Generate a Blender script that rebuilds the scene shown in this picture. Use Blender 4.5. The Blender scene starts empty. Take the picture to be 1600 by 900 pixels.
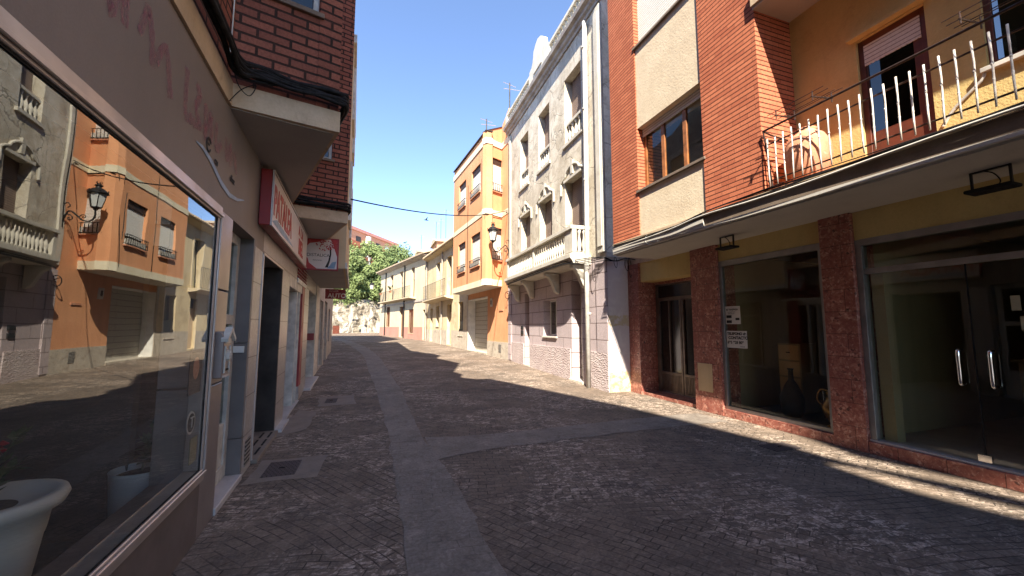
import bpy, bmesh, math, random
from mathutils import Vector, Matrix
random.seed(7)
R=math.radians
S=bpy.context.scene
# ------------------------------------------------------------------ camera
F=620.; PITCH=math.atan(60/F); YAW=math.atan(215/(F/math.cos(PITCH)))
cam=bpy.data.cameras.new('camera'); co=bpy.data.objects.new('camera',cam); S.collection.objects.link(co)
co.location=(0,0,1.6); co.rotation_euler=(math.pi/2+PITCH,0,-YAW)
cam.sensor_width=36; cam.lens=F/1600*36; cam.clip_start=.05; cam.clip_end=2000
S.camera=co
# ------------------------------------------------------------------ light
SX,SY=.38,.96                       # horizontal run of the sun's rays per metre of drop
w=bpy.data.worlds.new('World'); S.world=w; w.use_nodes=True
nt=w.node_tree; nt.nodes.clear()
sky=nt.nodes.new('ShaderNodeTexSky'); sky.sky_type='NISHITA'; sky.sun_disc=False
sun_el=math.atan(1/math.hypot(SX,SY)); az=math.atan2(-SX,-SY)
sky.sun_elevation=sun_el; sky.sun_rotation=az
sky.air_density=.58; sky.dust_density=.0; sky.ozone_density=1.1; sky.altitude=1000
bg=nt.nodes.new('ShaderNodeBackground'); bg.inputs['Strength'].default_value=.15
wo=nt.nodes.new('ShaderNodeOutputWorld'); nt.links.new(sky.outputs[0],bg.inputs[0]); nt.links.new(bg.outputs[0],wo.inputs[0])
sl=bpy.data.lights.new('sun','SUN'); sl.energy=4.2; sl.angle=R(.53); sl.color=(1,.91,.77)
so=bpy.data.objects.new('sun',sl); S.collection.objects.link(so)
so.rotation_euler=Vector((SX,SY,-1)).to_track_quat('-Z','Y').to_euler()
S.view_settings.view_transform='Standard'; S.view_settings.look='None'; S.view_settings.exposure=1.98; S.view_settings.gamma=1
S.render.engine='CYCLES'
try:
    S.cycles.max_bounces=8; S.cycles.diffuse_bounces=4; S.cycles.glossy_bounces=4; S.cycles.transparent_max_bounces=12
    S.cycles.caustics_reflective=False; S.cycles.caustics_refractive=False
except Exception: pass

# ------------------------------------------------------------------ materials
class N:
    def __init__(s,name):
        s.m=bpy.data.materials.new(name); s.m.use_nodes=True; s.t=s.m.node_tree; s.t.nodes.clear()
        s.out=s.t.nodes.new('ShaderNodeOutputMaterial')
    def n(s,ty,**k):
        o=s.t.nodes.new('ShaderNode'+ty)
        for a,b in k.items(): setattr(o,a,b)
        return o
    def l(s,a,b): s.t.links.new(a,b)
    def pos(s,scale=(1,1,1),rot=0,uv=False):
        m=s.n('Mapping'); m.inputs['Scale'].default_value=scale; m.inputs['Rotation'].default_value=(0,0,rot)
        if uv: s.l(s.n('UVMap').outputs[0],m.inputs[0])
        else: s.l(s.n('NewGeometry').outputs['Position'],m.inputs[0])
        return m.outputs[0]
    def noise(s,vec,scale,detail=4,rough=.55,dist=0):
        o=s.n('TexNoise'); o.inputs['Scale'].default_value=scale; o.inputs['Detail'].default_value=detail
        o.inputs['Roughness'].default_value=rough; o.inputs['Distortion'].default_value=dist; s.l(vec,o.inputs['Vector']); return o.outputs['Fac']
    def ramp(s,f,stops):
        o=s.n('ValToRGB'); s.l(f,o.inputs[0]); e=o.color_ramp.elements
        while len(e)<len(stops): e.new(.5)
        for el,(p,c) in zip(e,stops):
            el.position=p; el.color=(c,c,c,1) if isinstance(c,(int,float)) else (*c,1)
        return o.outputs[0]
    def mix(s,f,a,b,mode='MIX'):
        o=s.n('Mix',data_type='RGBA',blend_type=mode)
        for sock,v in ((o.inputs[0],f),(o.inputs[6],a),(o.inputs[7],b)):
            if isinstance(v,(int,float)): sock.default_value=v
            elif isinstance(v,tuple): sock.default_value=(*v,1)
            else: s.l(v,sock)
        return o.outputs[2]
    def math(s,op,a,b=0.):
        o=s.n('Math',operation=op)
        for sock,v in ((o.inputs[0],a),(o.inputs[1],b)):
            if isinstance(v,(int,float)): sock.default_value=v
            else: s.l(v,sock)
        return o.outputs[0]
    def bsdf(s,col,rough=.8,bump=None,bs=.3,dist=.01,metal=0,spec=.5):
        b=s.n('BsdfPrincipled')
        if isinstance(col,tuple): b.inputs['Base Color'].default_value=(*col,1)
        else: s.l(col,b.inputs['Base Color'])
        if isinstance(rough,(int,float)): b.inputs['Roughness'].default_value=rough
        else: s.l(rough,b.inputs['Roughness'])
        b.inputs['Metallic'].default_value=metal; b.inputs['Specular IOR Level'].default_value=spec
        if bump is not None:
            q=s.n('Bump'); q.inputs['Strength'].default_value=bs; q.inputs['Distance'].default_value=dist; s.l(bump,q.inputs['Height']); s.l(q.outputs[0],b.inputs['Normal'])
        s.l(b.outputs[0],s.out.inputs[0]); return s.m
def plaster(name,c1,c2,scale=1.2,stain=None,sa=.5,rough=.85,bump=.25,bscale=60,dist=.006,metal=0,spec=.3,streak=.35):
    n=N(name); p=n.pos(); f=n.noise(p,scale,6,.62)
    c=n.mix(n.ramp(f,[(.35,0.),(.65,1.)]),c1,c2)
    st=n.noise(n.pos((2.2,2.2,.22)),1.6,5,.6)
    dk=tuple(x*.62 for x in c1)
    c=n.mix(n.math('MULTIPLY',n.ramp(st,[(.48,0.),(.75,1.)]),streak),c,dk)
    if stain:
        g=n.noise(p,scale*1.7,7,.7,.4); c=n.mix(n.math('MULTIPLY',n.ramp(g,[(.54,0.),(.62,1.)]),sa),c,stain)
    fine=n.noise(p,bscale,3,.6)
    c=n.mix(.18,c,n.ramp(fine,[(.3,tuple(x*.6 for x in c1)),(.7,c2)]))
    return n.bsdf(c,rough,fine,bump,dist,metal,spec)
def plain(name,c,rough=.6,metal=0,spec=.5,var=.12,scale=6,bump=.05):
    n=N(name); f=n.noise(n.pos(),scale,5,.6); d=tuple(max(0,x*(1-var*2)) for x in c); u=tuple(min(1,x*(1+var)) for x in c)
    col=n.mix(n.ramp(f,[(.3,0.),(.7,1.)]),d,u)
    return n.bsdf(col,n.ramp(f,[(.3,min(1,rough*1.2)),(.7,rough*.8)]),n.noise(n.pos(),45,3),bump,.004,metal,spec)
def brick(name,ca,cb,mort,bw,rh,ms,bs=.8,dist=.012,mix_=.5,stain=.3,off=.5):
    n=N(name); uv=n.pos(uv=True)
    b=n.n('TexBrick'); b.offset=off; b.inputs['Scale'].default_value=1; b.inputs['Brick Width'].default_value=bw; b.inputs['Row Height'].default_value=rh
    b.inputs['Mortar Size'].default_value=ms; b.inputs['Mortar Smooth'].default_value=.15; b.inputs['Bias'].default_value=0
    b.inputs['Color1'].default_value=(*ca,1); b.inputs['Color2'].default_value=(*cb,1); b.inputs['Mortar'].default_value=(*mort,1)
    n.l(uv,b.inputs['Vector'])
    f=n.noise(n.pos(),2.0,5,.65); c=n.mix(n.math('MULTIPLY',n.ramp(f,[(.4,0.),(.75,1.)]),stain),b.outputs['Color'],tuple(x*.5 for x in ca))
    fine=n.noise(n.pos(),55,3,.6); c=n.mix(.22,c,n.ramp(fine,[(.3,0.),(.7,1.)]),'OVERLAY')
    h=n.math('SUBTRACT',n.math('MULTIPLY',fine,.12),b.outputs['Fac'])
    return n.bsdf(c,.85,h,bs,dist,0,.25)
M={}
M['brick_left']=brick('red_brick',(.31,.11,.07),(.20,.068,.045),(.028,.018,.014),.26,.085,.012,1.0,.02)
def _thinbrick():
    n=N('thin_orange_brick'); uv=n.pos(uv=True)
    def bt(w,ms):
        b=n.n('TexBrick'); b.inputs['Scale'].default_value=1; b.inputs['Brick Width'].default_value=w; b.inputs['Row Height'].default_value=.07; b.inputs['Mortar Size'].default_value=ms; b.inputs['Mortar Smooth'].default_value=.2
        b.inputs['Color1'].default_value=(.55,.185,.095,1); b.inputs['Color2'].default_value=(.42,.125,.065,1); b.inputs['Mortar'].default_value=(.10,.03,.018,1); n.l(uv,b.inputs['Vector']); return b
    a=bt(.25,.0022); h=bt(90,.0085)
    c=n.mix(h.outputs['Fac'],a.outputs['Color'],(.07,.022,.014)); f=n.noise(n.pos(),2.,5,.65); c=n.mix(n.math('MULTIPLY',n.ramp(f,[(.4,0.),(.75,1.)]),.2),c,(.30,.085,.045))
    fine=n.noise(n.pos(),60,3,.6); c=n.mix(.25,c,n.ramp(fine,[(.3,.1),(.7,.9)]),'OVERLAY')
    return n.bsdf(c,.85,n.math('SUBTRACT',n.math('MULTIPLY',fine,.15),h.outputs['Fac']),.9,.014,0,.2)
M['brick_right']=_thinbrick()
M['render_beige']=plaster('beige_roughcast',(.60,.49,.35),(.70,.59,.43),2.5,bump=.45,bscale=30,dist=.012,streak=.15)
M['yellow']=plaster('ochre_plaster',(.56,.405,.155),(.65,.49,.21),1.1,stain=(.42,.28,.12),sa=.35,bump=.5,bscale=45,dist=.01,streak=.3)
M['yellow_lit']=M['yellow']  # second key for the same ochre plaster
M['orange']=plaster('orange_plaster',(.66,.30,.145),(.74,.37,.19),.7,stain=(.56,.25,.13),sa=.35,bump=.35,bscale=70,streak=.5)
M['cream']=plaster('cream_band',(.68,.60,.42),(.76,.69,.52),1.5,streak=.35)
def _greywall():
    n=N('weathered_grey_render'); p=n.pos(); f=n.noise(p,.8,7,.65,.3); g=n.noise(p,2.3,8,.75,.6); st=n.noise(n.pos((2.5,2.5,.2)),1.8,6,.65)
    c=n.mix(n.ramp(f,[(.38,0.),(.60,1.)]),(.50,.445,.35),(.70,.64,.53)); c=n.mix(n.math('MULTIPLY',n.ramp(g,[(.50,0.),(.58,1.)]),.55),c,(.40,.335,.245))
    c=n.mix(n.math('MULTIPLY',n.ramp(g,[(.36,1.),(.43,0.)]),.5),c,(.68,.65,.57)); c=n.mix(n.math('MULTIPLY',n.ramp(st,[(.5,0.),(.72,1.)]),.5),c,(.34,.30,.24))
    ad=n.n('VectorMath',operation='ADD'); sc=n.n('VectorMath',operation='SCALE'); sc.inputs[3].default_value=.5; w_=n.n('TexNoise'); w_.inputs['Scale'].default_value=1.7; w_.inputs['Detail'].default_value=6; n.l(p,w_.inputs['Vector']); n.l(w_.outputs['Color'],sc.inputs[0]); n.l(p,ad.inputs[0]); n.l(sc.outputs[0],ad.inputs[1])
    v=n.n('TexVoronoi',feature='DISTANCE_TO_EDGE'); v.inputs['Scale'].default_value=1.1; n.l(ad.outputs[0],v.inputs['Vector']); ck=n.ramp(v.outputs['Distance'],[(.004,1.),(.014,0.)])
    c=n.mix(n.math('MULTIPLY',ck,.65),c,(.2,.175,.14)); fine=n.noise(p,26,5,.7); c=n.mix(.25,c,n.ramp(fine,[(.3,.15),(.7,.85)]),'OVERLAY')
    return n.bsdf(c,.9,n.math('SUBTRACT',n.math('ADD',fine,g),ck),.55,.012,0,.2)
M['grey_wall']=_greywall()
M['grey_trim']=plaster('weathered_white_trim',(.54,.50,.41),(.66,.62,.535),2.0,stain=(.34,.28,.22),sa=.35,bump=.5,bscale=25,streak=.55)
M['cornice']=plaster('sooty_cornice',(.34,.29,.25),(.5,.45,.38),2.5,stain=(.2,.16,.13),sa=.6,bump=.5,bscale=20,streak=.6)
M['stucco_shop']=plaster('brown_fascia',(.205,.168,.144),(.24,.198,.17),.7,bump=.12,bscale=120,rough=.6,streak=.22)
M['beam']=plaster('beige_concrete',(.50,.37,.24),(.62,.48,.33),1.8,stain=(.33,.24,.16),sa=.5,bump=.4,bscale=35)
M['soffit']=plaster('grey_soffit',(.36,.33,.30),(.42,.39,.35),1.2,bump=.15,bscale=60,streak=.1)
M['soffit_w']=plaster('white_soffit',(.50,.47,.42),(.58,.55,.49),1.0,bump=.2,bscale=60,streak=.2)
M['beige_side']=plaster('sand_plaster',(.50,.36,.20),(.60,.45,.27),1.0,bump=.3,bscale=60)
M['house_y']=plaster('old_yellow_plaster',(.56,.44,.265),(.68,.57,.38),.6,stain=(.38,.28,.165),sa=.6,bump=.5,bscale=20,streak=.45)
M['house_c']=plaster('cream_plaster',(.56,.455,.30),(.63,.535,.37),.7,streak=.2)
M['pink']=plaster('pink_dado',(.46,.20,.15),(.54,.255,.195),.9,streak=.3)
M['stone']=plaster('stone_plinth',(.42,.36,.29),(.55,.49,.40),2.2,stain=(.28,.22,.17),sa=.7,bump=.7,bscale=22,dist=.02)
M['tile']=brick('clay_tile',(.5,.24,.12),(.38,.18,.1),(.14,.08,.05),.22,.3,.02,.8,.03)
M['tile_pale']=plaster('pale_roof_tile',(.5,.38,.25),(.62,.5,.36),4,stain=(.3,.2,.13),sa=.6)
M['white']=plain('white_paint',(.74,.72,.67),.5,0,.4,.1,4)
M['white_dirty']=plain('dirty_white_paint',(.58,.55,.49),.6,0,.4,.18,5,.2)
M['alu']=plain('anodised_aluminium',(.50,.44,.40),.38,.55,.5,.1,3)
M['alu_grey']=plain('grey_metal_frame',(.30,.30,.29),.4,.6,.5,.12,4)
M['pan']=plain('brown_metal_panel',(.17,.135,.122),.42,.25,.5,.1,2)
M['pilpan']=plain('taupe_metal_panel',(.30,.255,.235),.36,.45,.5,.1,1.5)
M['jamb']=plain('slate_panel',(.155,.138,.130),.5,0,.4,.12,2)
M['dark']=plain('dark_wood',(.035,.025,.02),.6,0,.4,.3,3)
M['black']=plain('black_plastic',(.014,.013,.013),.75,0,.2,.2,20)
M['iron']=plain('black_iron',(.02,.019,.019),.5,.4,.5,.2,10)
M['rail_brown']=plain('rusted_brown_iron',(.06,.036,.028),.6,.3,.4,.3,18)
M['rail_white']=plain('white_painted_iron',(.70,.64,.56),.55,.0,.4,.22,16,.3)
M['wood']=plain('varnished_wood',(.33,.125,.04),.45,0,.5,.25,7)
M['redwood']=plain('mahogany',(.13,.035,.018),.45,0,.5,.2,6)
M['door_grey']=plain('brown_anodised_door',(.17,.14,.125),.42,.5,.5,.15,5)
M['door_dark']=plain('smoked_glass_panel',(.02,.018,.017),.12,0,.6,.2,3)
M['shutter_w']=brick('white_roller_slats',(.74,.72,.67),(.70,.68,.63),(.32,.30,.27),40,.05,.006,.7,.006,stain=.12)
M['shutter_b']=brick('brown_slat_blind',(.27,.20,.165),(.24,.175,.14),(.10,.07,.055),40,.06,.008,.8,.01,stain=.3)
M['garage']=brick('grey_sectional_panels',(.45,.42,.36),(.43,.40,.34),(.2,.18,.15),40,.24,.012,.8,.01,stain=.1)
M['ashlar']=brick('lilac_ashlar',(.53,.44,.44),(.48,.40,.40),(.20,.15,.14),1.3,.42,.012,.9,.015,stain=.35)
M['terracotta']=plaster('terracotta',(.50,.20,.11),(.60,.30,.18),5,stain=(.66,.48,.36),sa=.45,bump=.3,bscale=40)
M['red']=plain('red_enamel',(.26,.016,.014),.4,0,.5,.1,3)
M['redframe']=plain('red_painted_frame',(.27,.03,.035),.5,0,.4,.15,4)
M['signw']=plain('white_sign_face',(.66,.58,.54),.4,0,.4,.04,2)
M['signred']=plain('red_lettering',(.45,.05,.05),.5,0,.3,.15,9)
M['pot_white']=plain('white_plastic_pot',(.50,.49,.45),.5,0,.4,.06,3)
M['soil']=plain('potting_soil',(.03,.02,.014),.9,0,.2,.3,30,.5)
M['leaf']=plain('dark_green_leaf',(.035,.075,.025),.55,0,.4,.3,9)
M['petal']=plain('red_petal',(.30,.01,.02),.6,0,.3,.2,9)
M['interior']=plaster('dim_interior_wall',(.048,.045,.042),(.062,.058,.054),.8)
M['shop_int']=plaster('dull_olive_wall',(.24,.22,.16),(.30,.275,.20),.8)
M['int_pale']=plaster('interior_cream_wall',(.30,.27,.17),(.36,.32,.2),.8)
M['int_floor']=plaster('interior_floor',(.09,.07,.06),(.12,.10,.08),1.2,rough=.4)
M['brass']=plain('aged_brass',(.34,.2,.07),.35,.8,.5,.2,10)
M['paper']=plain('printed_paper',(.62,.60,.55),.7,0,.3,.04,5)
M['ink']=plain('black_ink',(.02,.02,.02),.7,0,.3,.1,5)
M['graffiti']=None
M['blue']=plain('pale_blue_vinyl',(.22,.33,.46),.5,0,.4,.12,9)
M['steel']=plain('chrome_steel',(.75,.75,.75),.12,1,.5,.04,4)
def _trench():
    n=N('trench_concrete'); p=n.pos(); f=n.noise(p,1.2,7,.7,.4); g=n.noise(p,4.5,7,.75,.6); fine=n.noise(p,34,4,.7)
    c=n.mix(n.ramp(f,[(.36,0.),(.62,1.)]),(.165,.140,.116),(.235,.201,.168)); c=n.mix(n.math('MULTIPLY',n.ramp(g,[(.52,0.),(.62,1.)]),.7),c,(.125,.102,.083)); c=n.mix(n.math('MULTIPLY',n.ramp(g,[(.36,1.),(.43,0.)]),.5),c,(.33,.285,.24))
    b=n.n('TexBrick'); b.inputs['Scale'].default_value=1; b.inputs['Brick Width'].default_value=.21; b.inputs['Row Height'].default_value=.105; b.inputs['Mortar Size'].default_value=.005; b.inputs['Color1'].default_value=(0,0,0,1); b.inputs['Color2'].default_value=(1,1,1,1)
    wn=n.n('TexNoise'); wn.inputs['Scale'].default_value=1.1; n.l(p,wn.inputs['Vector']); sc=n.n('VectorMath',operation='SCALE'); sc.inputs[3].default_value=.25; n.l(wn.outputs['Color'],sc.inputs[0]); ad=n.n('VectorMath',operation='ADD'); n.l(n.pos(rot=R(4)),ad.inputs[0]); n.l(sc.outputs[0],ad.inputs[1]); n.l(ad.outputs[0],b.inputs['Vector'])
    m=n.math('MULTIPLY',b.outputs['Fac'],n.ramp(n.noise(p,1.4,5,.7),[(.45,.0),(.6,.6)])); c=n.mix(m,c,(.085,.07,.058)); c=n.mix(.35,c,n.ramp(fine,[(.3,.12),(.7,.88)]),'OVERLAY')
    return n.bsdf(c,.82,n.math('SUBTRACT',n.math('ADD',fine,g),m),.6,.008,0,.3)
M['concrete']=_trench()
M['patch']=plaster('pale_mortar_patch',(.20,.162,.13),(.26,.215,.175),4,stain=(.17,.15,.14),sa=.6,bump=.6,bscale=30,streak=0)
M['manhole']=brick('cast_iron_cover',(.10,.08,.075),(.11,.085,.08),(.05,.04,.04),.045,.045,.006,.8,.006,stain=.3)
M['marble_step']=plaster('grey_marble',(.42,.39,.38),(.52,.49,.47),3,stain=(.3,.27,.26),sa=.4,bump=.1,bscale=30,rough=.45,streak=0)
M['sill']=plaster('dark_stone_sill',(.16,.12,.09),(.22,.17,.13),4)
M['vent']=brick('vent_louvre',(.06,.05,.045),(.05,.045,.04),(.3,.28,.25),40,.045,.012,.8,.01)
M['lampglass']=plain('frosted_lamp_glass',(.55,.56,.54),.3,0,.6,.05,6)
M['bark']=plain('tree_bark',(.09,.065,.045),.9,0,.2,.3,8,.6)

def _graffiti():
    n=N('pink_spray_paint'); f=n.noise(n.pos((5,5,26)),6,5,.7)
    col=n.mix(f,(.24,.09,.12),(.42,.05,.15)); b=n.n('BsdfPrincipled'); n.l(col,b.inputs['Base Color']); b.inputs['Roughness'].default_value=.7
    t=n.n('BsdfTransparent'); m=n.n('MixShader'); g=n.noise(n.pos((9,9,3)),9,4,.7)
    n.l(n.math('MULTIPLY',n.ramp(g,[(.36,0.),(.62,1.)]),.5),m.inputs[0]); n.l(t.outputs[0],m.inputs[1]); n.l(b.outputs[0],m.inputs[2]); n.l(m.outputs[0],n.out.inputs[0]); return n.m
M['graffiti']=_graffiti()
def _marble():
    n=N('veined_marble'); p=n.pos(); f=n.noise(p,5,7,.7,1.2); g=n.noise(p,1.5,4)
    c=n.mix(n.ramp(f,[(.35,(.30,.24,.2)),(.5,(.47,.41,.35)),(.56,(.34,.27,.22)),(.7,(.55,.5,.43))][0:1]+[(.5,(.47,.41,.35)),(.56,(.34,.27,.22)),(.7,(.52,.47,.40))]) if False else n.ramp(g,[(.3,0.),(.7,.5)]),
            n.ramp(f,[(.35,(.27,.235,.21)),(.5,(.43,.395,.36)),(.55,(.29,.25,.22)),(.7,(.50,.47,.43))]),(.34,.32,.305))
    b=n.n('TexBrick'); b.inputs['Scale'].default_value=1; b.inputs['Brick Width'].default_value=9; b.inputs['Row Height'].default_value=.42; b.inputs['Mortar Size'].default_value=.006
    b.inputs['Color1'].default_value=(1,1,1,1); b.inputs['Color2'].default_value=(1,1,1,1); b.inputs['Mortar'].default_value=(.35,.3,.27,1); n.l(n.pos(uv=True),b.inputs['Vector'])
    return n.bsdf(n.mix(1.,c,b.outputs['Color'],'MULTIPLY'),.35,n.math('SUBTRACT',1.,b.outputs['Fac']),.3,.005)
M['marble']=_marble()
def _granite():
    n=N('red_speckled_granite'); p=n.pos(); v=n.n('TexVoronoi'); v.inputs['Scale'].default_value=34; 
    d=n.noise(p,14,5,.7,.6); vm=n.n('VectorMath',operation='ADD'); n.l(p,vm.inputs[0]); sc=n.n('VectorMath',operation='SCALE'); sc.inputs[3].default_value=.08; 
    n.l(d,sc.inputs[0]); n.l(sc.outputs[0],vm.inputs[1]); n.l(vm.outputs[0],v.inputs['Vector'])
    c=n.ramp(v.outputs['Color'],[(.12,(.08,.035,.03)),(.3,(.34,.115,.08)),(.6,(.48,.20,.14)),(.86,(.62,.36,.27))])
    f=n.noise(p,7,6,.75,.8); c=n.mix(n.ramp(f,[(.42,0.),(.52,.8)]),c,(.26,.075,.055)); g=n.noise(p,28,4,.7); c=n.mix(n.ramp(g,[(.60,0.),(.68,.8)]),c,(.55,.36,.28))
    b=n.n('TexBrick'); b.offset=.3; b.inputs['Scale'].default_value=1; b.inputs['Brick Width'].default_value=.43; b.inputs['Row Height'].default_value=.30; b.inputs['Mortar Size'].default_value=.004
    b.inputs['Color1'].default_value=(1,1,1,1); b.inputs['Color2'].default_value=(.86,.86,.86,1); b.inputs['Mortar'].default_value=(.3,.24,.22,1); n.l(n.pos(uv=True),b.inputs['Vector'])
    return n.bsdf(n.mix(1.,c,b.outputs['Color'],'MULTIPLY'),.42,n.math('SUBTRACT',1.,b.outputs['Fac']),.3,.004,0,.5)
M['granite']=_granite()
def _glass(name,tint,ior,base=.0):
    n=N(name); fr=n.n('Fresnel'); ge=n.n('NewGeometry'); mm=n.n('Mix',data_type='FLOAT'); n.l(ge.outputs['Backfacing'],mm.inputs[0]); mm.inputs[2].default_value=ior; mm.inputs[3].default_value=1/ior; n.l(mm.outputs[0],fr.inputs[0]); f=n.math('ADD',fr.outputs[0],base)
    t=n.n('BsdfTransparent'); t.inputs[0].default_value=(*tint,1); g=n.n('BsdfGlossy'); g.inputs['Roughness'].default_value=.0; g.inputs[0].default_value=(.93,.95,.93,1)
    wv=n.noise(n.pos(),1.3,2); bp=n.n('Bump'); bp.inputs['Strength'].default_value=.12; bp.inputs['Distance'].default_value=.01; n.l(wv,bp.inputs['Height']); n.l(bp.outputs[0],g.inputs['Normal'])
    m=n.n('MixShader'); n.l(f,m.inputs[0]); n.l(t.outputs[0],m.inputs[1]); n.l(g.outputs[0],m.inputs[2]); n.l(m.outputs[0],n.out.inputs[0]); return n.m
M['glass']=_glass('window_glass',(.62,.66,.64),1.55)
M['glass_shop']=_glass('shop_window_glass',(.90,.92,.90),1.8,.05)
M['glass_dim']=_glass('tinted_dark_glass',(.3,.3,.3),1.22)
M['glass_right']=_glass('dusty_shop_glass',(.84,.84,.74),1.6)
def _sidewall():
    n=N('peeling_lilac_plaster'); p=n.pos(); f=n.noise(p,3,6,.7,.4)
    c=n.mix(n.ramp(f,[(.45,0.),(.6,1.)]),(.52,.455,.45),(.58,.53,.50))
    sp=n.n('SeparateXYZ'); n.l(p,sp.inputs[0]); zz=n.math('ADD',sp.outputs[2],n.math('MULTIPLY',f,.25))
    c=n.mix(n.ramp(zz,[(.60,1.),(.64,0.)]),c,n.ramp(n.noise(p,8,5,.7),[(.4,(.52,.34,.15)),(.6,(.60,.53,.42))]))
    # old yellow patch at head height
    m1=n.math('SMOOTH_MIN',1.,1.) if False else None
    z2=n.math('ABSOLUTE',n.math('SUBTRACT',zz,1.86)); c=n.mix(n.math('MULTIPLY',n.ramp(z2,[(.12,1.),(.14,0.)]),n.ramp(n.noise(p,5,5,.7),[(.40,.1),(.52,.9)])),c,(.46,.37,.22))
    return n.bsdf(c,.9,f,.4,.02)
M['sidewall']=_sidewall()
def _ground():
    n=N('herringbone_paving'); p=n.pos(); wn=n.n('TexNoise'); wn.inputs['Scale'].default_value=.7; wn.inputs['Detail'].default_value=2; n.l(p,wn.inputs['Vector'])
    sc=n.n('VectorMath',operation='SCALE'); sc.inputs[3].default_value=.3; n.l(wn.outputs['Color'],sc.inputs[0]); ad=n.n('VectorMath',operation='ADD'); n.l(p,ad.inputs[0]); n.l(sc.outputs[0],ad.inputs[1])
    def bt(rot,off):
        mp=n.n('Mapping'); mp.inputs['Rotation'].default_value=(0,0,rot); n.l(ad.outputs[0],mp.inputs[0])
        b=n.n('TexBrick'); b.offset=off; b.inputs['Scale'].default_value=1; b.inputs['Brick Width'].default_value=.17; b.inputs['Row Height'].default_value=.085; b.inputs['Mortar Size'].default_value=.006
        b.inputs['Mortar Smooth'].default_value=.3; b.inputs['Color1'].default_value=(0,0,0,1); b.inputs['Color2'].default_value=(1,1,1,1); b.inputs['Mortar'].default_value=(.5,.5,.5,1); n.l(mp.outputs[0],b.inputs['Vector']); return b
    b1=bt(R(12),.5); b2=bt(R(57),.5)
    zone=n.ramp(n.noise(p,.38,2),[(.475,0.),(.49,1.)])
    col=n.mix(zone,b1.outputs['Color'],b2.outputs['Color']); fac=n.mix(zone,b1.outputs['Fac'],b2.outputs['Fac'])
    big=n.noise(p,.5,5,.6,.5); mid=n.noise(p,2.4,7,.75,.8); fine=n.noise(p,38,4,.65); flake=n.noise(n.pos((1,1.5,1),R(20)),9.5,9,.78,1.1)
    base=n.mix(n.ramp(big,[(.38,0.),(.62,1.)]),(.132,.102,.078),(.205,.154,.114))
    base=n.mix(n.ramp(mid,[(.42,0.),(.62,.8)]),base,(.100,.080,.064))
    base=n.mix(n.math('MULTIPLY',col,.22),base,(.29,.215,.16))
    zone2=n.ramp(n.noise(p,.62,4,.6),[(.46,0.),(.56,1.)]); key=n.math('ADD',flake,n.math('MULTIPLY',col,.05))
    worn=n.math('MULTIPLY',n.ramp(key,[(.525,0.),(.585,1.)]),n.math('ADD',n.math('MULTIPLY',zone2,.85),.12)); base=n.mix(worn,base,n.ramp(fine,[(.35,(.32,.245,.19)),(.6,(.50,.405,.325))]))
    gv=n.n('TexVoronoi'); gv.inputs['Scale'].default_value=3.1; n.l(p,gv.inputs['Vector']); base=n.mix(n.math('MULTIPLY',n.ramp(gv.outputs['Distance'],[(.045,1.),(.065,0.)]),.5),base,(.34,.31,.28))
    stain=n.ramp(n.noise(p,1.3,7,.75,.5),[(.52,0.),(.62,1.)]); base=n.mix(n.math('MULTIPLY',stain,.45),base,(.082,.070,.060))
    base=n.mix(.35,base,n.ramp(fine,[(.3,.12),(.7,.88)]),'OVERLAY')
    joint=n.math('MULTIPLY',fac,n.ramp(n.noise(p,2.1,7,.8),[(.40,.08),(.56,.9)])); base=n.mix(joint,base,(.042,.034,.028))
    h=n.math('SUBTRACT',n.math('ADD',n.math('MULTIPLY',fine,.3),n.math('MULTIPLY',mid,.8)),n.math('MULTIPLY',fac,.7))
    return n.bsdf(base,n.ramp(mid,[(.3,.75),(.7,.93)]),h,.6,.007,0,.2)
M['ground']=_ground()
def _rock():
    n=N('whitewashed_rock'); p=n.pos(); f=n.noise(n.pos((1,1,.35)),1.1,8,.72,.8); g=n.noise(p,4,5,.7)
    c=n.ramp(f,[(.40,(.08,.065,.045)),(.50,(.24,.21,.16)),(.56,(.44,.41,.36)),(.70,(.50,.48,.43))]); c=n.mix(n.ramp(g,[(.5,0.),(.62,.7)]),c,(.3,.25,.18))
    return n.bsdf(c,.95,f,1.,.15)
M['rock']=_rock()
def _foliage(name,c1,c2):
    n=N(name); f=n.noise(n.pos(),.9,4,.6); ob=n.n('NewGeometry'); r=ob.outputs['Random Per Island']
    c=n.mix(n.ramp(f,[(.35,0.),(.65,1.)]),c1,c2); c=n.mix(n.math('MULTIPLY',r,.5),c,tuple(x*1.45 for x in c2))
    d=n.n('BsdfDiffuse'); n.l(c,d.inputs[0]); t=n.n('BsdfTranslucent'); n.l(c,t.inputs[0]); m=n.n('MixShader'); m.inputs[0].default_value=.3
    n.l(d.outputs[0],m.inputs[1]); n.l(t.outputs[0],m.inputs[2]); n.l(m.outputs[0],n.out.inputs[0]); return n.m
M['fol']=_foliage('tree_foliage',(.14,.19,.07),(.24,.29,.12)); M['fol2']=_foliage('tree_foliage_dark',(.11,.155,.06),(.19,.24,.105))

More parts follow.
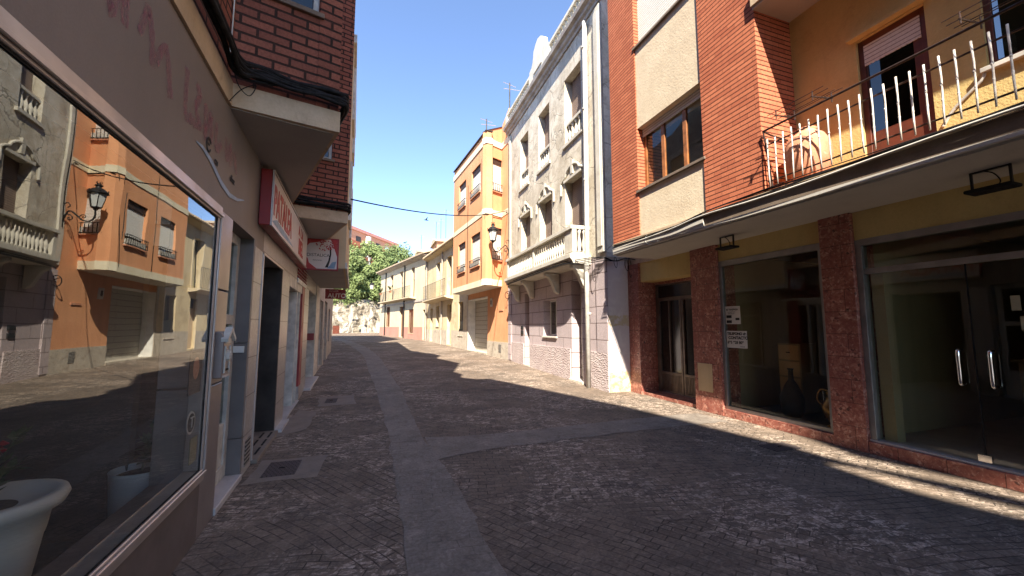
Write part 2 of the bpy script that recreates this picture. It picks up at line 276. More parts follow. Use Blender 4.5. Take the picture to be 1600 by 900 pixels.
# ------------------------------------------------------------------ geometry helpers
ORG={}
def V(*a): return Vector(a)
class Fr:
    """wall frame: u along the wall, d out of the wall towards the street, z up"""
    def __init__(s,o,t,n): s.o=Vector((o[0],o[1],0)); s.t=Vector((t[0],t[1],0)).normalized(); s.n=Vector((n[0],n[1],0)).normalized()
    def p(s,u,d,z): return s.o+s.t*u+s.n*d+Vector((0,0,z))
def fr2(p1,p2,left=True):
    t=Vector((p2[0]-p1[0],p2[1]-p1[1])); n=(-t.y,t.x) if left else (t.y,-t.x); f=Fr(p1,t,n); f.len=t.length; return f
class MB:
    def __init__(s): s.v=[]; s.f=[]
    def add(s,vs,fs):
        o=len(s.v); s.v+=[Vector(x) for x in vs]; s.f+=[tuple(o+i for i in f) for f in fs]; return s
    def box(s,fr,u0,u1,d0,d1,z0,z1):
        vs=[fr.p(u,d,z) for z in (z0,z1) for d in (d0,d1) for u in (u0,u1)]
        return s.add(vs,[(0,2,3,1),(4,5,7,6),(0,1,5,4),(2,6,7,3),(0,4,6,2),(1,3,7,5)])
    def prism(s,pts,z0,z1):
        n=len(pts); zt=z1 if isinstance(z1,(list,tuple)) else [z1]*n; zb=z0 if isinstance(z0,(list,tuple)) else [z0]*n
        vs=[(p[0],p[1],zb[i]) for i,p in enumerate(pts)]+[(p[0],p[1],zt[i]) for i,p in enumerate(pts)]
        return s.add(vs,[tuple(range(n))[::-1],tuple(range(n,2*n))]+[(i,(i+1)%n,n+(i+1)%n,n+i) for i in range(n)])
    def profile(s,fr,u0,u1,pts):
        """polygon in (d,z) swept along u"""
        n=len(pts); vs=[fr.p(u0,d,z) for d,z in pts]+[fr.p(u1,d,z) for d,z in pts]
        return s.add(vs,[tuple(range(n)),tuple(range(n,2*n))[::-1]]+[(i,n+i,n+(i+1)%n,(i+1)%n) for i in range(n)])
    def plate(s,fr,pts,d0,d1):
        """polygon in (u,z) extruded along d"""
        n=len(pts); vs=[fr.p(u,d0,z) for u,z in pts]+[fr.p(u,d1,z) for u,z in pts]
        return s.add(vs,[tuple(range(n))[::-1],tuple(range(n,2*n))]+[(i,(i+1)%n,n+(i+1)%n,n+i) for i in range(n)])
    def tube(s,pts,r,k=8,r1=None,cap=True):
        pts=[Vector(p) for p in pts]; n=len(pts); rr=[r+(0 if r1 is None else (r1-r)*i/(n-1)) for i in range(n)] if not isinstance(r,(list,tuple)) else r
        ref=None; vs=[]; fs=[]
        for i,p in enumerate(pts):
            t=((pts[min(i+1,n-1)]-pts[max(i-1,0)])).normalized()
            if ref is None: ref=t.orthogonal().normalized()
            a=(ref-t*ref.dot(t)); a=a.normalized() if a.length>1e-6 else t.orthogonal().normalized(); ref=a; b=t.cross(a)
            vs+=[p+(a*math.cos(2*math.pi*j/k)+b*math.sin(2*math.pi*j/k))*rr[i] for j in range(k)]
        for i in range(n-1):
            for j in range(k): fs.append((i*k+j,i*k+(j+1)%k,(i+1)*k+(j+1)%k,(i+1)*k+j))
        if cap: fs+=[tuple(range(k))[::-1],tuple(range((n-1)*k,n*k))]
        return s.add(vs,fs)
    def lathe(s,c,prof,k=12,ax=None):
        c=Vector(c); vs=[]; fs=[]; n=len(prof)
        for r,z in prof: vs+=[c+Vector((r*math.cos(2*math.pi*j/k),r*math.sin(2*math.pi*j/k),z)) for j in range(k)]
        for i in range(n-1):
            for j in range(k): fs.append((i*k+j,i*k+(j+1)%k,(i+1)*k+(j+1)%k,(i+1)*k+j))
        fs+=[tuple(range(k))[::-1],tuple(range((n-1)*k,n*k))]
        return s.add(vs,fs)
    def wall(s,fr,u0,u1,z0,z1,d0,d1,ops=()):
        """slab between depths d0 (back) and d1 (front) with rectangular openings (u0,u1,z0,z1)"""
        ops=[(max(a,u0),min(b,u1),max(c,z0),min(d,z1)) for a,b,c,d in ops]; ops=[o for o in ops if o[0]<o[1] and o[2]<o[3]]
        us=sorted({u0,u1,*[o[0] for o in ops],*[o[1] for o in ops]}); zs=sorted({z0,z1,*[o[2] for o in ops],*[o[3] for o in ops]})
        def hole(i,j):
            if i<0 or j<0 or i>=len(us)-1 or j>=len(zs)-1: return True
            a=(us[i]+us[i+1])/2; b=(zs[j]+zs[j+1])/2
            return any(o[0]<a<o[1] and o[2]<b<o[3] for o in ops)
        P=lambda u,d,z: fr.p(u,d,z)
        for i in range(len(us)-1):
            for j in range(len(zs)-1):
                if hole(i,j): continue
                a,b,c,e=us[i],us[i+1],zs[j],zs[j+1]
                s.add([P(a,d1,c),P(b,d1,c),P(b,d1,e),P(a,d1,e)],[(0,1,2,3)]); s.add([P(a,d0,c),P(a,d0,e),P(b,d0,e),P(b,d0,c)],[(0,1,2,3)])
                if hole(i-1,j): s.add([P(a,d0,c),P(a,d1,c),P(a,d1,e),P(a,d0,e)],[(0,1,2,3)])
                if hole(i+1,j): s.add([P(b,d0,c),P(b,d0,e),P(b,d1,e),P(b,d1,c)],[(0,1,2,3)])
                if hole(i,j-1): s.add([P(a,d0,c),P(b,d0,c),P(b,d1,c),P(a,d1,c)],[(0,1,2,3)])
                if hole(i,j+1): s.add([P(a,d0,e),P(a,d1,e),P(b,d1,e),P(b,d0,e)],[(0,1,2,3)])
        return s
    def build(s,name,mat,parent=None,smooth=False,bevel=0,loc=None):
        L=Vector(loc) if loc is not None else (ORG[parent.name] if parent else (sum(s.v,Vector())/len(s.v)))
        if loc is None and not parent: L=Vector((L.x,L.y,min(v.z for v in s.v)))
        me=bpy.data.meshes.new(name); me.from_pydata([v-L for v in s.v],[],s.f)
        if len(s.f)<30000:
            bm=bmesh.new(); bm.from_mesh(me)
            if len(s.f)<6000: bmesh.ops.remove_doubles(bm,verts=bm.verts,dist=1e-5)
            bmesh.ops.recalc_face_normals(bm,faces=bm.faces)
            if bevel:
                try: bmesh.ops.bevel(bm,geom=[e for e in bm.edges if len(e.link_faces)==2 and e.calc_face_angle(0)>.6],offset=bevel,segments=1,affect='EDGES',clamp_overlap=True)
                except Exception: pass
            bm.to_mesh(me); bm.free()
        uvl=me.uv_layers.new(name='UVMap'); vs=me.vertices; lp=me.loops
        for poly in me.polygons:
            n=poly.normal
            if abs(n.z)>.7: t=Vector((1,0,0)); b=Vector((0,1,0))
            else: t=Vector((-n.y,n.x,0)).normalized(); b=Vector((0,0,1))
            for li in poly.loop_indices:
                p=vs[lp[li].vertex_index].co+L; uvl.data[li].uv=(p.dot(t),p.dot(b))
            if smooth: poly.use_smooth=True
        me.materials.append(M[mat] if isinstance(mat,str) else mat)
        o=bpy.data.objects.new(name,me); S.collection.objects.link(o)
        if parent: o.parent=parent
        else: o.location=L
        ORG[o.name]=L
        return o
def thing(name,label,cat,loc,group=None,kind=None):
    o=bpy.data.objects.new(name,None); S.collection.objects.link(o); o.location=loc; o.empty_display_size=.2; ORG[o.name]=Vector(loc)
    return tag(o,label,cat,group,kind)
def tag(o,label=None,cat=None,group=None,kind=None):
    if label: o['label']=label
    if cat: o['category']=cat
    if group: o['group']=group
    if kind: o['kind']=kind
    return o
def text(s_,size,org,right,up,mat,parent=None,name='lettering',ext=.002,align='LEFT',sx=1.,bold=0.):
    c=bpy.data.curves.new('t','FONT'); c.body=s_; c.size=size; c.extrude=ext; c.align_x=align; c.offset=bold
    o=bpy.data.objects.new('t',c); me=bpy.data.meshes.new_from_object(o)
    right=Vector(right).normalized(); up=Vector(up).normalized(); nn=right.cross(up)
    mb=MB(); mb.v=[Vector(org)+right*(v.co.x*sx)+up*v.co.y+nn*v.co.z for v in me.vertices]; mb.f=[tuple(p.vertices) for p in me.polygons]
    bpy.data.objects.remove(o); bpy.data.curves.remove(c); bpy.data.meshes.remove(me)
    return mb.build(name,mat,parent)
def zg(Y): return max(0.,.0165*(min(Y,62)-7.))

# ------------------------------------------------------------------ frames of the two sides of the street
TH=math.atan(.047)
LX=Vector((math.cos(TH),math.sin(TH))); LY=Vector((-math.sin(TH),math.cos(TH)))
FL=Fr((-1.05,0),LY,LX)                                   # left shop fronts
def lw(x,y): q=Vector((-1.05,0))+LX*x+LY*y; return (q.x,q.y)
FR=Fr((6.0,0),(0,1),(-1,0))                              # right ground floor
FG=fr2((5.38,8.4),(5.53,16.4)); FO=fr2((5.5,16.4),(5.05,22.6)); FOB=fr2((4.57,16.8),(4.11,22.15)); FON=Fr((4.57,16.8),(.92,.45),(.45,-.92))
FH1=fr2((5.05,22.6),(4.05,33.2)); FH2=fr2((4.05,33.2),(.55,47.4))

# ------------------------------------------------------------------ ground
def sheet(pts,name,mat,dz,**k):
    """flat polygon draped on the ground profile (split along lines of equal Y)"""
    bm=bmesh.new(); f=bm.faces.new([bm.verts.new((x,y,0)) for x,y in pts])
    for yy in (7.,62.):
        bmesh.ops.bisect_plane(bm,geom=bm.verts[:]+bm.edges[:]+bm.faces[:],plane_co=(0,yy,0),plane_no=(0,1,0))
    mb=MB(); bm.verts.index_update(); mb.v=[Vector((v.co.x,v.co.y,zg(v.co.y)+dz)) for v in bm.verts]; mb.f=[tuple(v.index for v in f.verts) for f in bm.faces]; bm.free()
    return tag(mb.build(name,mat,None,loc=(0,0,0)),**k)
sheet([(-400,-300),(400,-300),(400,900),(-400,900)],'ground','ground',0,kind='structure')
def spline(pts,n=8):
    out=[]
    for i in range(len(pts)-1):
        p0,p1,p2,p3=[Vector(pts[max(0,min(len(pts)-1,i+k))]) for k in (-1,0,1,2)]
        for j in range(n):
            t=j/n; out.append(.5*((2*p1)+(p2-p0)*t+(2*p0-5*p1+4*p2-p3)*t*t+(3*p1-p0-3*p2+p3)*t**3))
    out.append(Vector(pts[-1])); return out
Ls=spline([(.26,-3),(.25,2.8),(.26,3.9),(.25,5.05),(.24,6.4),(.17,8.6),(.06,10.95),(-.22,16),(-.5,20.9),(-1.6,29),(-3.5,40)])
Rs=spline([(.86,-3),(.84,2.6),(.86,3.6),(.79,4.9),(.70,6.16),(.68,8.6),(.64,10.8),(.42,15.5),(.2,20),(-.7,28),(-2.6,38)])
rj=lambda p,a: (p.x+random.uniform(-a,a),p.y)
mb=MB(); n_=len(Ls)
vs=[]; 
for a,b in zip(Ls,Rs):
    a2=rj(a,.022); b2=rj(b,.022); vs+=[(a2[0],a2[1],zg(a2[1])+.004),(b2[0],b2[1],zg(b2[1])+.004)]
mb.add(vs,[(2*i,2*i+1,2*i+3,2*i+2) for i in range(n_-1)]); tag(mb.build('drain_strip','concrete',None,loc=(0,0,0)),kind='structure')
mb=MB(); xs=[.74+i*.16 for i in range(32)]; vs=[]
for i,x in enumerate(xs):
    t=min(1,max(0,(x-.74)/3.6)); y0=5.16+(.16*t)+.18*math.exp(-(x-.74)*2)*-1+random.uniform(-.02,.02); y1=5.78+.22*t+random.uniform(-.02,.02)+.25*math.exp(-(x-.74)*2.2)
    vs+=[(x,y0,.0045),(x,y1,.0045)]
mb.add(vs,[(2*i,2*i+2,2*i+3,2*i+1) for i in range(len(xs)-1)]); tag(mb.build('cross_strip','concrete',None,loc=(0,0,0)),kind='structure')
def jag(pts,a,n=5):
    o=[]
    for i in range(len(pts)):
        p=Vector(pts[i]); q=Vector(pts[(i+1)%len(pts)])
        for j in range(n):
            r=p.lerp(q,j/n); o.append((r.x+random.uniform(-a,a),r.y+random.uniform(-a,a)))
    return o
sheet(jag([(-1.22,4.86),(-.52,4.86),(-.5,5.6),(-1.2,5.62)],.02),'pavement_patch','patch',.003,kind='structure')
sheet(jag([(-1.0,8.8),(-.3,8.85),(-.42,9.85),(-1.1,9.8)],.03),'pavement_patch','patch',.003,kind='structure')
sheet(jag([(-1.4,6.6),(-.95,7.1),(-.95,8.3),(-1.3,8.6)],.03),'pavement_patch','patch',.0025,kind='structure')
FX=Fr((0,0),(0,1),(-1,0))
def manhole(x0,x1,y0,y1,label):
    z=zg(y0)+.004; b=MB(); b.add([(x0,y0,z),(x1,y0,z),(x1,y1,z+(y1-y0)*(.0165 if y0>7 else 0)),(x0,y1,z+(y1-y0)*(.0165 if y0>7 else 0))],[(0,1,2,3)])
    t=b.v; b2=MB(); 
    c=[Vector(v) for v in t]; m=(c[0]+c[2])/2; up=Vector((0,0,.006))
    b2.v=[v for v in c]+[m+(v-m)*.965+up for v in c]; b2.f=[(0,1,5,4),(1,2,6,5),(2,3,7,6),(3,0,4,7),(4,5,6,7)]
    o=tag(b2.build('manhole_cover','manhole'),label,'manhole cover','manhole covers in the paving')
    k=MB(); k.tube([m+Vector((-.03,0,.008)),m+Vector((.03,0,.008))],.007,6); k.build('lift_handle','black',o)
manhole(-1.1,-.77,5.0,5.5,'square brown metal manhole cover set in pale mortar, nearest the left shop step')
manhole(-.92,-.70,9.1,9.55,'small manhole cover set in a pale mortar patch further up the left side')
manhole(4.92,5.38,3.86,4.14,'dark manhole cover near the granite pillars on the right side')
# cracks in the paving: thin sunken joints
def crack(pts,w_,label):
    b=MB(); P=[Vector((x,y,zg(y)+.0052)) for x,y in pts]; vs=[]
    for i,p in enumerate(P):
        t=(P[min(i+1,len(P)-1)]-P[max(0,i-1)]).normalized(); nn=Vector((-t.y,t.x,0)); ww=w_*random.uniform(.5,1.2); vs+=[p+nn*ww,p-nn*ww]
    b.add(vs,[(2*i,2*i+1,2*i+3,2*i+2) for i in range(len(P)-1)]); tag(b.build('paving_crack','soil',None,loc=(0,0,0)),kind='structure')
random.seed(3)
crack([(v.x+random.uniform(-.01,.01),v.y+random.uniform(-.01,.01)) for v in spline([(2.07,2.73),(2.27,2.80),(2.5,2.82),(2.8,2.75),(2.95,2.84),(3.12,3.01)],6)],.0028,'')
0 and crack([(2.12+.03*math.sin(i),5.1-.16*i) for i in range(18)],.004,'')
0 and crack([(2.4+.02*i+.01*math.sin(i*2),2.7-.09*i) for i in range(14)],.005,'')

# ------------------------------------------------------------------ reusable parts
def iron_rail(parent,fr,u0,u1,d,z0,z1,mat='iron',step=.12,r=.009,name='railing',ends=0,bars=True):
    b=MB(); b.box(fr,u0,u1,d-.012,d+.012,z1-.02,z1); b.box(fr,u0,u1,d-.01,d+.01,z0,z0+.018)
    if ends:
        for u in (u0,u1): b.box(fr,u-.01,u+.01,ends,d,z1-.02,z1); b.box(fr,u-.01,u+.01,ends,d,z0,z0+.018)
    o=b.build(name,mat,parent)
    if bars:
        k=max(2,int((u1-u0)/step)); c=MB()
        for i in range(k+1):
            u=u0+(u1-u0)*i/k; c.tube([fr.p(u,d,z0),fr.p(u,d,z1-.01)],r,5)
        if ends:
            for u in (u0,u1):
                for j in range(1,max(2,int(abs(d-ends)/step))): dd=ends+(d-ends)*j/max(2,int(abs(d-ends)/step)); c.tube([fr.p(u,dd,z0),fr.p(u,dd,z1-.01)],r,5)
        c.build('bars',mat,o)
    return o
def window(parent,fr,u0,u1,z0,z1,dep,frame='wood',panes=2,shutter=None,sh=.0,sill=None,glass='glass',fw=.05,sillout=.05,name='window',dback=.04):
    """frame fills an opening at depth -dep; shutter covers the top fraction sh"""
    b=MB(); d0,d1=-dep-dback,-dep
    b.box(fr,u0,u1,d0,d1,z0,z0+fw); b.box(fr,u0,u1,d0,d1,z1-fw,z1); b.box(fr,u0,u0+fw,d0,d1,z0+fw,z1-fw); b.box(fr,u1-fw,u1,d0,d1,z0+fw,z1-fw)
    for i in range(1,panes): u=u0+(u1-u0)*i/panes; b.box(fr,u-fw*.6,u+fw*.6,d0+.003,d1+.006,z0+fw,z1-fw)
    o=b.build(name,frame,parent,bevel=.004)
    g=MB(); dm=(d0+d1)/2; g.add([fr.p(u0+.01,dm,z0+.01),fr.p(u1-.01,dm,z0+.01),fr.p(u1-.01,dm,z1-.01),fr.p(u0+.01,dm,z1-.01)],[(0,1,2,3)]); g.build('pane',glass,o)
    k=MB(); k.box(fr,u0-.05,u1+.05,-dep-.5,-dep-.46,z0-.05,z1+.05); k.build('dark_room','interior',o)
    if shutter and sh>0:
        h=MB(); h.box(fr,u0+.004,u1-.004,d1+.012,d1+.03,z1-(z1-z0)*sh,z1); h.build('shutter',shutter,o)
    if sill:
        q=MB(); q.box(fr,u0-.04,u1+.04,-dep+.003,sillout,z0-.05,z0-.003); q.build('sill',sill,o,bevel=.004)
    return o
def tubepath(name,pts,r,mat,parent=None,n=6,k=6,**kw):
    return MB().tube([Vector(p) for p in (spline([tuple(q) for q in pts],n) if n else pts)],r,k).build(name,mat,parent,smooth=True,**kw)

# ================================================================== LEFT SIDE
# ---- brick apartment building with saw-tooth bays, shops on the ground floor
LB=thing('brick_apartment_building','red brick apartment block on the left with jutting bays above taupe and marble shops','building',(*lw(0,0),0))
F0=FL
# ground floor masonry: fascia above the openings
b=MB(); b.wall(F0,-9,5.03,2.565,3.47,-.3,0); b.build('fascia_panel','stucco_shop',LB)
b=MB(); b.wall(F0,-9,3.74,0.,.44,-.3,.012); b.build('base_panel','pan',LB,bevel=.004)
b=MB(); b.box(F0,3.745,4.16,-.3,.006,0,1.12); b.box(F0,3.745,4.16,-.3,.004,1.13,1.9); b.box(F0,3.745,4.16,-.3,.006,1.91,2.562); b.build('pilaster_panel','pilpan',LB,bevel=.005)
b=MB(); b.box(F0,-9,-2.6,-.3,0,.44,2.565); b.build('side_pier','pan',LB)
# big shop window
b=MB(); w0,w1=-2.6,3.74
b.box(F0,w0,w1,-.08,.035,2.46,2.56); b.box(F0,w0,w1,-.08,.035,.44,.53); b.box(F0,w1-.07,w1,-.08,.03,.53,2.46); b.box(F0,w0,w0+.07,-.08,.03,.53,2.46)
b.box(F0,w0,w1,.035,.05,2.475,2.50); b.box(F0,w0,w1,.035,.05,.49,.515); b.box(F0,w1-.03,w1-.015,.03,.045,.5,2.5)
wf=b.build('shop_window','alu',LB,bevel=.004)
b=MB(); b.box(F0,w0+.07,w1-.07,.019,.024,.53,.54); b.box(F0,w0+.07,w1-.07,.019,.024,2.45,2.46); b.box(F0,w1-.08,w1-.07,.019,.024,.54,2.45); b.build('gasket','black',wf)
g=MB(); g.add([F0.p(w0,.018,.5),F0.p(w1-.03,.018,.5),F0.p(w1-.03,.018,2.5),F0.p(w0,.018,2.5)],[(0,1,2,3)]); g.build('pane','glass_shop',wf)
# interior of the florist-like shop
b=MB(); b.box(F0,-4,4.1,-5,-.3,-.02,.02); b.build('shop_floor','int_floor',LB)
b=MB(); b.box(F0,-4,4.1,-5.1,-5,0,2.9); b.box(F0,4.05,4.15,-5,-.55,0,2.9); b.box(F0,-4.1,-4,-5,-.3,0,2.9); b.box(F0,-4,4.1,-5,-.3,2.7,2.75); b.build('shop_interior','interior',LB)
# door recess 1
b=MB(); b.box(F0,5.03,5.09,-.3,-.002,.06,.42); b.box(F0,5.03,5.09,-.3,-.004,.428,1.42); b.box(F0,5.03,5.09,-.3,-.002,1.428,2.56); b.build('recess_jamb','jamb',LB)
b=MB(); b.box(F0,4.16,5.03,-.35,.02,0,.06); b.build('door_step','marble_step',LB,bevel=.006)
dr=MB(); dd0,dd1=-.2,-.13
dr.box(F0,4.16,4.26,dd0,dd1,.06,2.56); dr.box(F0,4.93,5.03,dd0,dd1,.06,2.56); dr.box(F0,4.26,4.93,dd0,dd1,.06,.2); dr.box(F0,4.26,4.93,dd0,dd1,2.46,2.56); dr.box(F0,4.26,4.93,dd0,dd1,1.62,1.72); dr.box(F0,4.26,4.93,dd0+.01,dd1-.015,.2,.62)
d_=dr.build('shop_door','white_dirty',LB,bevel=.005)
g=MB(); g.box(F0,4.26,4.93,-.17,-.165,.2,2.46); g.build('pane','glass',d_); g=MB(); g.tube([F0.p(4.32,-.08,1.0),F0.p(4.32,-.08,1.3)],.012,8); g.build('handle','steel',d_)
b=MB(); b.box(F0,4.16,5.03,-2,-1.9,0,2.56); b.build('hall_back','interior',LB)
# marble piers and the dark recess
def pier(u0,u1,z1=2.5,mat='marble',d0=-.3,d1=.0): 
    b=MB(); b.box(F0,u0,u1,d0,d1,0,z1); return b.build('marble_pier',mat,LB,bevel=.004)
p1=pier(5.095,5.5)
b=MB(); b.box(F0,5.18,5.4,.0,.008,.08,.36); b.build('vent_grille','vent',p1)
b=MB(); b.box(F0,5.505,5.535,-.3,.012,.05,2.5); b.box(F0,5.505,6.95,-.02,.012,2.47,2.5); b.build('steel_trim','alu',LB)
b=MB(); b.wall(F0,5.03,5.54,2.5,3.47,-.3,-.004); b.build('fascia_panel','stucco_shop',LB)
b=MB(); b.wall(F0,5.54,12.9,2.505,3.47,-.3,-.006); b.build('fascia_stone','marble',LB)
b=MB(); b.box(F0,6.95,7.0,-2.2,0,.05,2.5); b.build('recess_jamb','dark',LB)
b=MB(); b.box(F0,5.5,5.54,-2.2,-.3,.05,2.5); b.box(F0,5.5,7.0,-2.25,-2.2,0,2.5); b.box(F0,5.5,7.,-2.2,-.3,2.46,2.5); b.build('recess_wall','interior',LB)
b=MB(); b.box(F0,5.54,6.95,-2.2,.06,0,.05); b.build('entrance_step','patch',LB,bevel=.006)
b=MB(); 
for i in range(3):
    for j in range(2): b.box(F0,5.75+i*.4,6.05+i*.4,-.12+j*.1,-.095+j*.1,.05,.054)
b.build('drain_slots','black',LB)
pier(7.0,7.75); b=MB(); b.box(F0,7.0,7.75,.0,.1,0,.05); b.build('kerb_stone','marble_step',LB)
# second shop: roller shutter between white posts, red jamb
b=MB(); b.box(F0,7.75,9.6,-.42,-.38,0.05,2.3); sh=b.build('roller_shutter','shutter_b',LB)
b=MB(); b.box(F0,7.75,9.6,-.38,.0,2.3,2.5); b.build('shutter_box','white_dirty',sh)
b=MB(); b.box(F0,8.95,9.05,-.38,-.02,.05,2.3); b.box(F0,9.25,9.32,-.38,.0,.05,2.3); b.build('shop_post','white_dirty',LB)
b=MB(); b.box(F0,9.6,10.0,-.42,.01,.33,2.5); b.build('red_jamb','redframe',LB); b=MB(); b.box(F0,9.6,10.3,-.4,.015,0,.33); b.build('jamb_base','marble',LB)
b=MB(); b.box(F0,7.75,9.6,-.4,.04,0,.05); b.build('door_step','marble_step',LB)
b=MB()
for i in range(6): b.profile(F0,8.7,10.2,[(.0,2.56+i*.07),(.03,2.56+i*.07),(.0,2.61+i*.07)])
b.build('louvre_band','redframe',LB)
b=MB(); b.box(F0,8.7,10.2,0,.02,2.46,2.55); b.build('louvre_rail','white',LB)
pier(10.0,11.0,2.5,'marble'); 
# third opening
b=MB(); b.box(F0,11.0,13.2,-.35,-.3,.06,2.5); dk=b.build('shop_door','jamb',LB)
b=MB(); b.box(F0,11.3,11.36,-.3,-.25,.1,2.4); b.box(F0,12.2,12.26,-.3,-.25,.1,2.4); b.box(F0,11.3,12.26,-.3,-.25,2.0,2.06); b.build('door_frame','white_dirty',dk)
b=MB(); b.box(F0,12.9,12.95,-.3,-.0,1.2,1.4); b.build('door_plate','red',dk)
b=MB(); b.box(F0,10.8,13.3,-.35,.15,0,.12); b.build('door_step','marble_step',LB,bevel=.01)
b=MB(); b.box(F0,13.2,14.4,-.3,0,0,2.9); b.build('marble_pier','white_dirty',LB)
# upper floor slab (beams) and saw-tooth bays
T=[(3.83,4.02,.84,7.1),(7.5,7.7,.87,9.35)]
H1=8.0
outline=[(0.0,-9),(0.,3.83),(.84,4.02),(0.,7.1),(.0,7.5),(.87,7.70),(.45,9.35)]
pts=[lw(-9.,-9)]+[lw(*p) for p in outline]+[lw(-9.,9.35)]
off=lambda ol,e: [(x+(e if x>=0 and i>0 else e),y-(e if x>.5 else 0)) for i,(x,y) in enumerate(ol)]
bpts=[lw(-1.,-9)]+[lw(x+.02,y-(.02 if 0<x else 0)) for x,y in outline]+[lw(-1.,9.35)]
b=MB(); b.prism(bpts,3.475,3.68); b.build('concrete_beam','beam',LB)
sp=[lw(-1.,-9)]+[lw(x+.0,y) for x,y in outline]+[lw(-1.,9.35)]
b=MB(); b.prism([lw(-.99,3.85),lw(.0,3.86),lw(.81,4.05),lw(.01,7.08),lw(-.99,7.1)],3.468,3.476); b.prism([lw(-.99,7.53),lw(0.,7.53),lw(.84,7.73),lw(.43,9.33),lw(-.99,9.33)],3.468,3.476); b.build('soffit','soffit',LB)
# brick shell: separate wall planes so that windows can be cut
def seg(p,q): return fr2(lw(*p),lw(*q),left=False)
shell=MB(); wins=[]
ops=[(1.2,2.6,4.7,5.9),(1.2,2.6,7.5,8.7)]
shell.wall(FL,-15,3.83,3.68,H1,-.25,0,[(1.0,2.4,4.9,6.1),(1.0,2.4,6.9,7.8),(-3,-1.4,4.9,6.1),(-3,-1.4,6.9,7.8)])
f1=seg((0,3.83),(.84,4.02)); f1b=seg((.84,4.02),(0,7.1)); f2=seg((0,7.5),(.87,7.7)); f2b=seg((.87,7.7),(.45,9.35))
w1o=[(.13,.655,4.62,5.85),(.13,.655,6.9,7.8)]; w2o=[(.2,.60,4.62,5.75),(.2,.60,6.9,7.8)]
shell.wall(f1,0,f1.len,3.68,H1,-.2,0,w1o); shell.wall(f1b,0,f1b.len,3.68,H1,-.2,0); shell.wall(FL,7.1,7.5,3.68,H1,-.25,0); shell.wall(f2,0,f2.len,3.68,H1,-.2,0,w2o); shell.wall(f2b,0,f2b.len,3.68,H1,-.2,0)
shell.build('brick_wall','brick_left',LB)
for fr,ol in ((f1,w1o),(f2,w2o)):
    for (a,c,z0,z1) in ol: window(LB,fr,a,c,z0,z1,.06,'white_dirty',1,'shutter_w',.55,'sill',fw=.05,sillout=.04,dback=.05)
for (a,c,z0,z1) in [(1.0,2.4,4.9,6.1),(1.0,2.4,6.9,7.8)]: window(LB,FL,a,c,z0,z1,.1,'white_dirty',2,'shutter_w',.8,'sill')
b=MB(); b.prism([lw(-9,-9),lw(-.2,-9),lw(-.2,3.83),lw(.6,4.1),lw(-.2,7.1),lw(-.2,7.6),lw(.7,7.8),lw(.3,9.3),lw(-9,9.3)],H1-.1,H1+.02); b.build('roof_deck','beam',LB)
b=MB(); b.box(FL,-9,9.3,-9,-8.8,0,H1); b.build('rear_wall','brick_left',LB)
b=MB(); b.box(FL,9.1,9.3,-9,-.3,3.5,H1); b.build('party_wall','beam',LB)
# unseen stepped roofline, shaped only to cast the near part of the street shadow
hz=[(-10.87,15.43),(-7.03,14.59),(-1.06,12.12),(0.46,11.45),(1.34,10.60),(2.66,9.67),(2.77,10.27),(3.73,9.99),(4.38,11.99),(7.75,10.97),(8.08,12.08),(10.14,11.43)]
b=MB(); b.plate(FL,[(-10.87,H1),(9.3,H1)]+hz[::-1],-.25,0); b.build('stepped_parapet','brick_left',LB)
b=MB(); b.plate(FL,[(-17,7.9),(-10.92,7.9),(-10.92,14.70),(-11.24,14.52),(-11.63,14.61),(-12.46,14.94),(-15.84,15.80)],-.04,0)
b.plate(FL,[(-10.91,14.86),(-11.78,15.33),(-12.53,15.43),(-15.80,16.45),(-15.76,16.92),(-12.86,16.03),(-11.88,15.58),(-11.43,15.40),(-10.87,15.43)],-.04,0)
b.plate(FL,[(-12.20,16.27),(-12.78,16.46),(-15.73,17.38),(-15.57,19.52),(-11.83,18.77)],-.04,0); b.box(FL,-17.2,-15.4,-.1,0,7.9,20.5); b.build('roof_screen','beam',LB)
# slotted boards above: unseen, added to let sun streaks onto the paving
# cables along the beam
CB=thing('cable_bundle','thick bundle of black cables draped along the brick building above the brown fascia','cable bundle',(*lw(.08,3.8),3.7))
random.seed(11)
for i in range(13):
    a=random.uniform(0,6.28); r_=random.uniform(.01,.06); dx=.075+.035*math.cos(a)*1.0; dz=3.765+r_*1.2*math.sin(a)
    P=[lw(.0+dx,-6),lw(.0+dx,-1),lw(dx,1.5),lw(dx+.01,3.2),lw(dx+.02,3.66-dx*.4),lw(.25,3.80-dx*.5),lw(.5,3.87-dx*.5),lw(.80+dx*.3,3.94-dx*.4),lw(.86+dx*.5,4.06),lw(.62+dx*.4,4.9)]
    Z=[dz+random.uniform(-.012,.012)+ (0.03*math.sin(j*2+i)) for j in range(len(P))]
    Z[4]-=.03
    tubepath('cable',[(p[0],p[1],z) for p,z in zip(P,Z)],random.choice([.010,.014,.018,.02]),'black',CB,5,6)
tubepath('loose_wire',[(*lw(.05,3.66),3.75),(*lw(.09,3.70),3.6),(*lw(.16,3.75),3.55),(*lw(.2,3.76),3.66),(*lw(.11,3.72),3.58),(*lw(.03,3.72),3.46)],.004,'black',CB)
tubepath('grey_wire',[(*lw(.012,3.70),3.78),(*lw(.015,3.72),4.2),(*lw(.012,3.72),5.2),(*lw(.012,3.74),6.4)],.006,'white_dirty',CB)
CB2=thing('cable_bundle','short bundle of black cables on the second brick bay, above the beige beam','cable bundle',(*lw(.4,7.5),3.7))
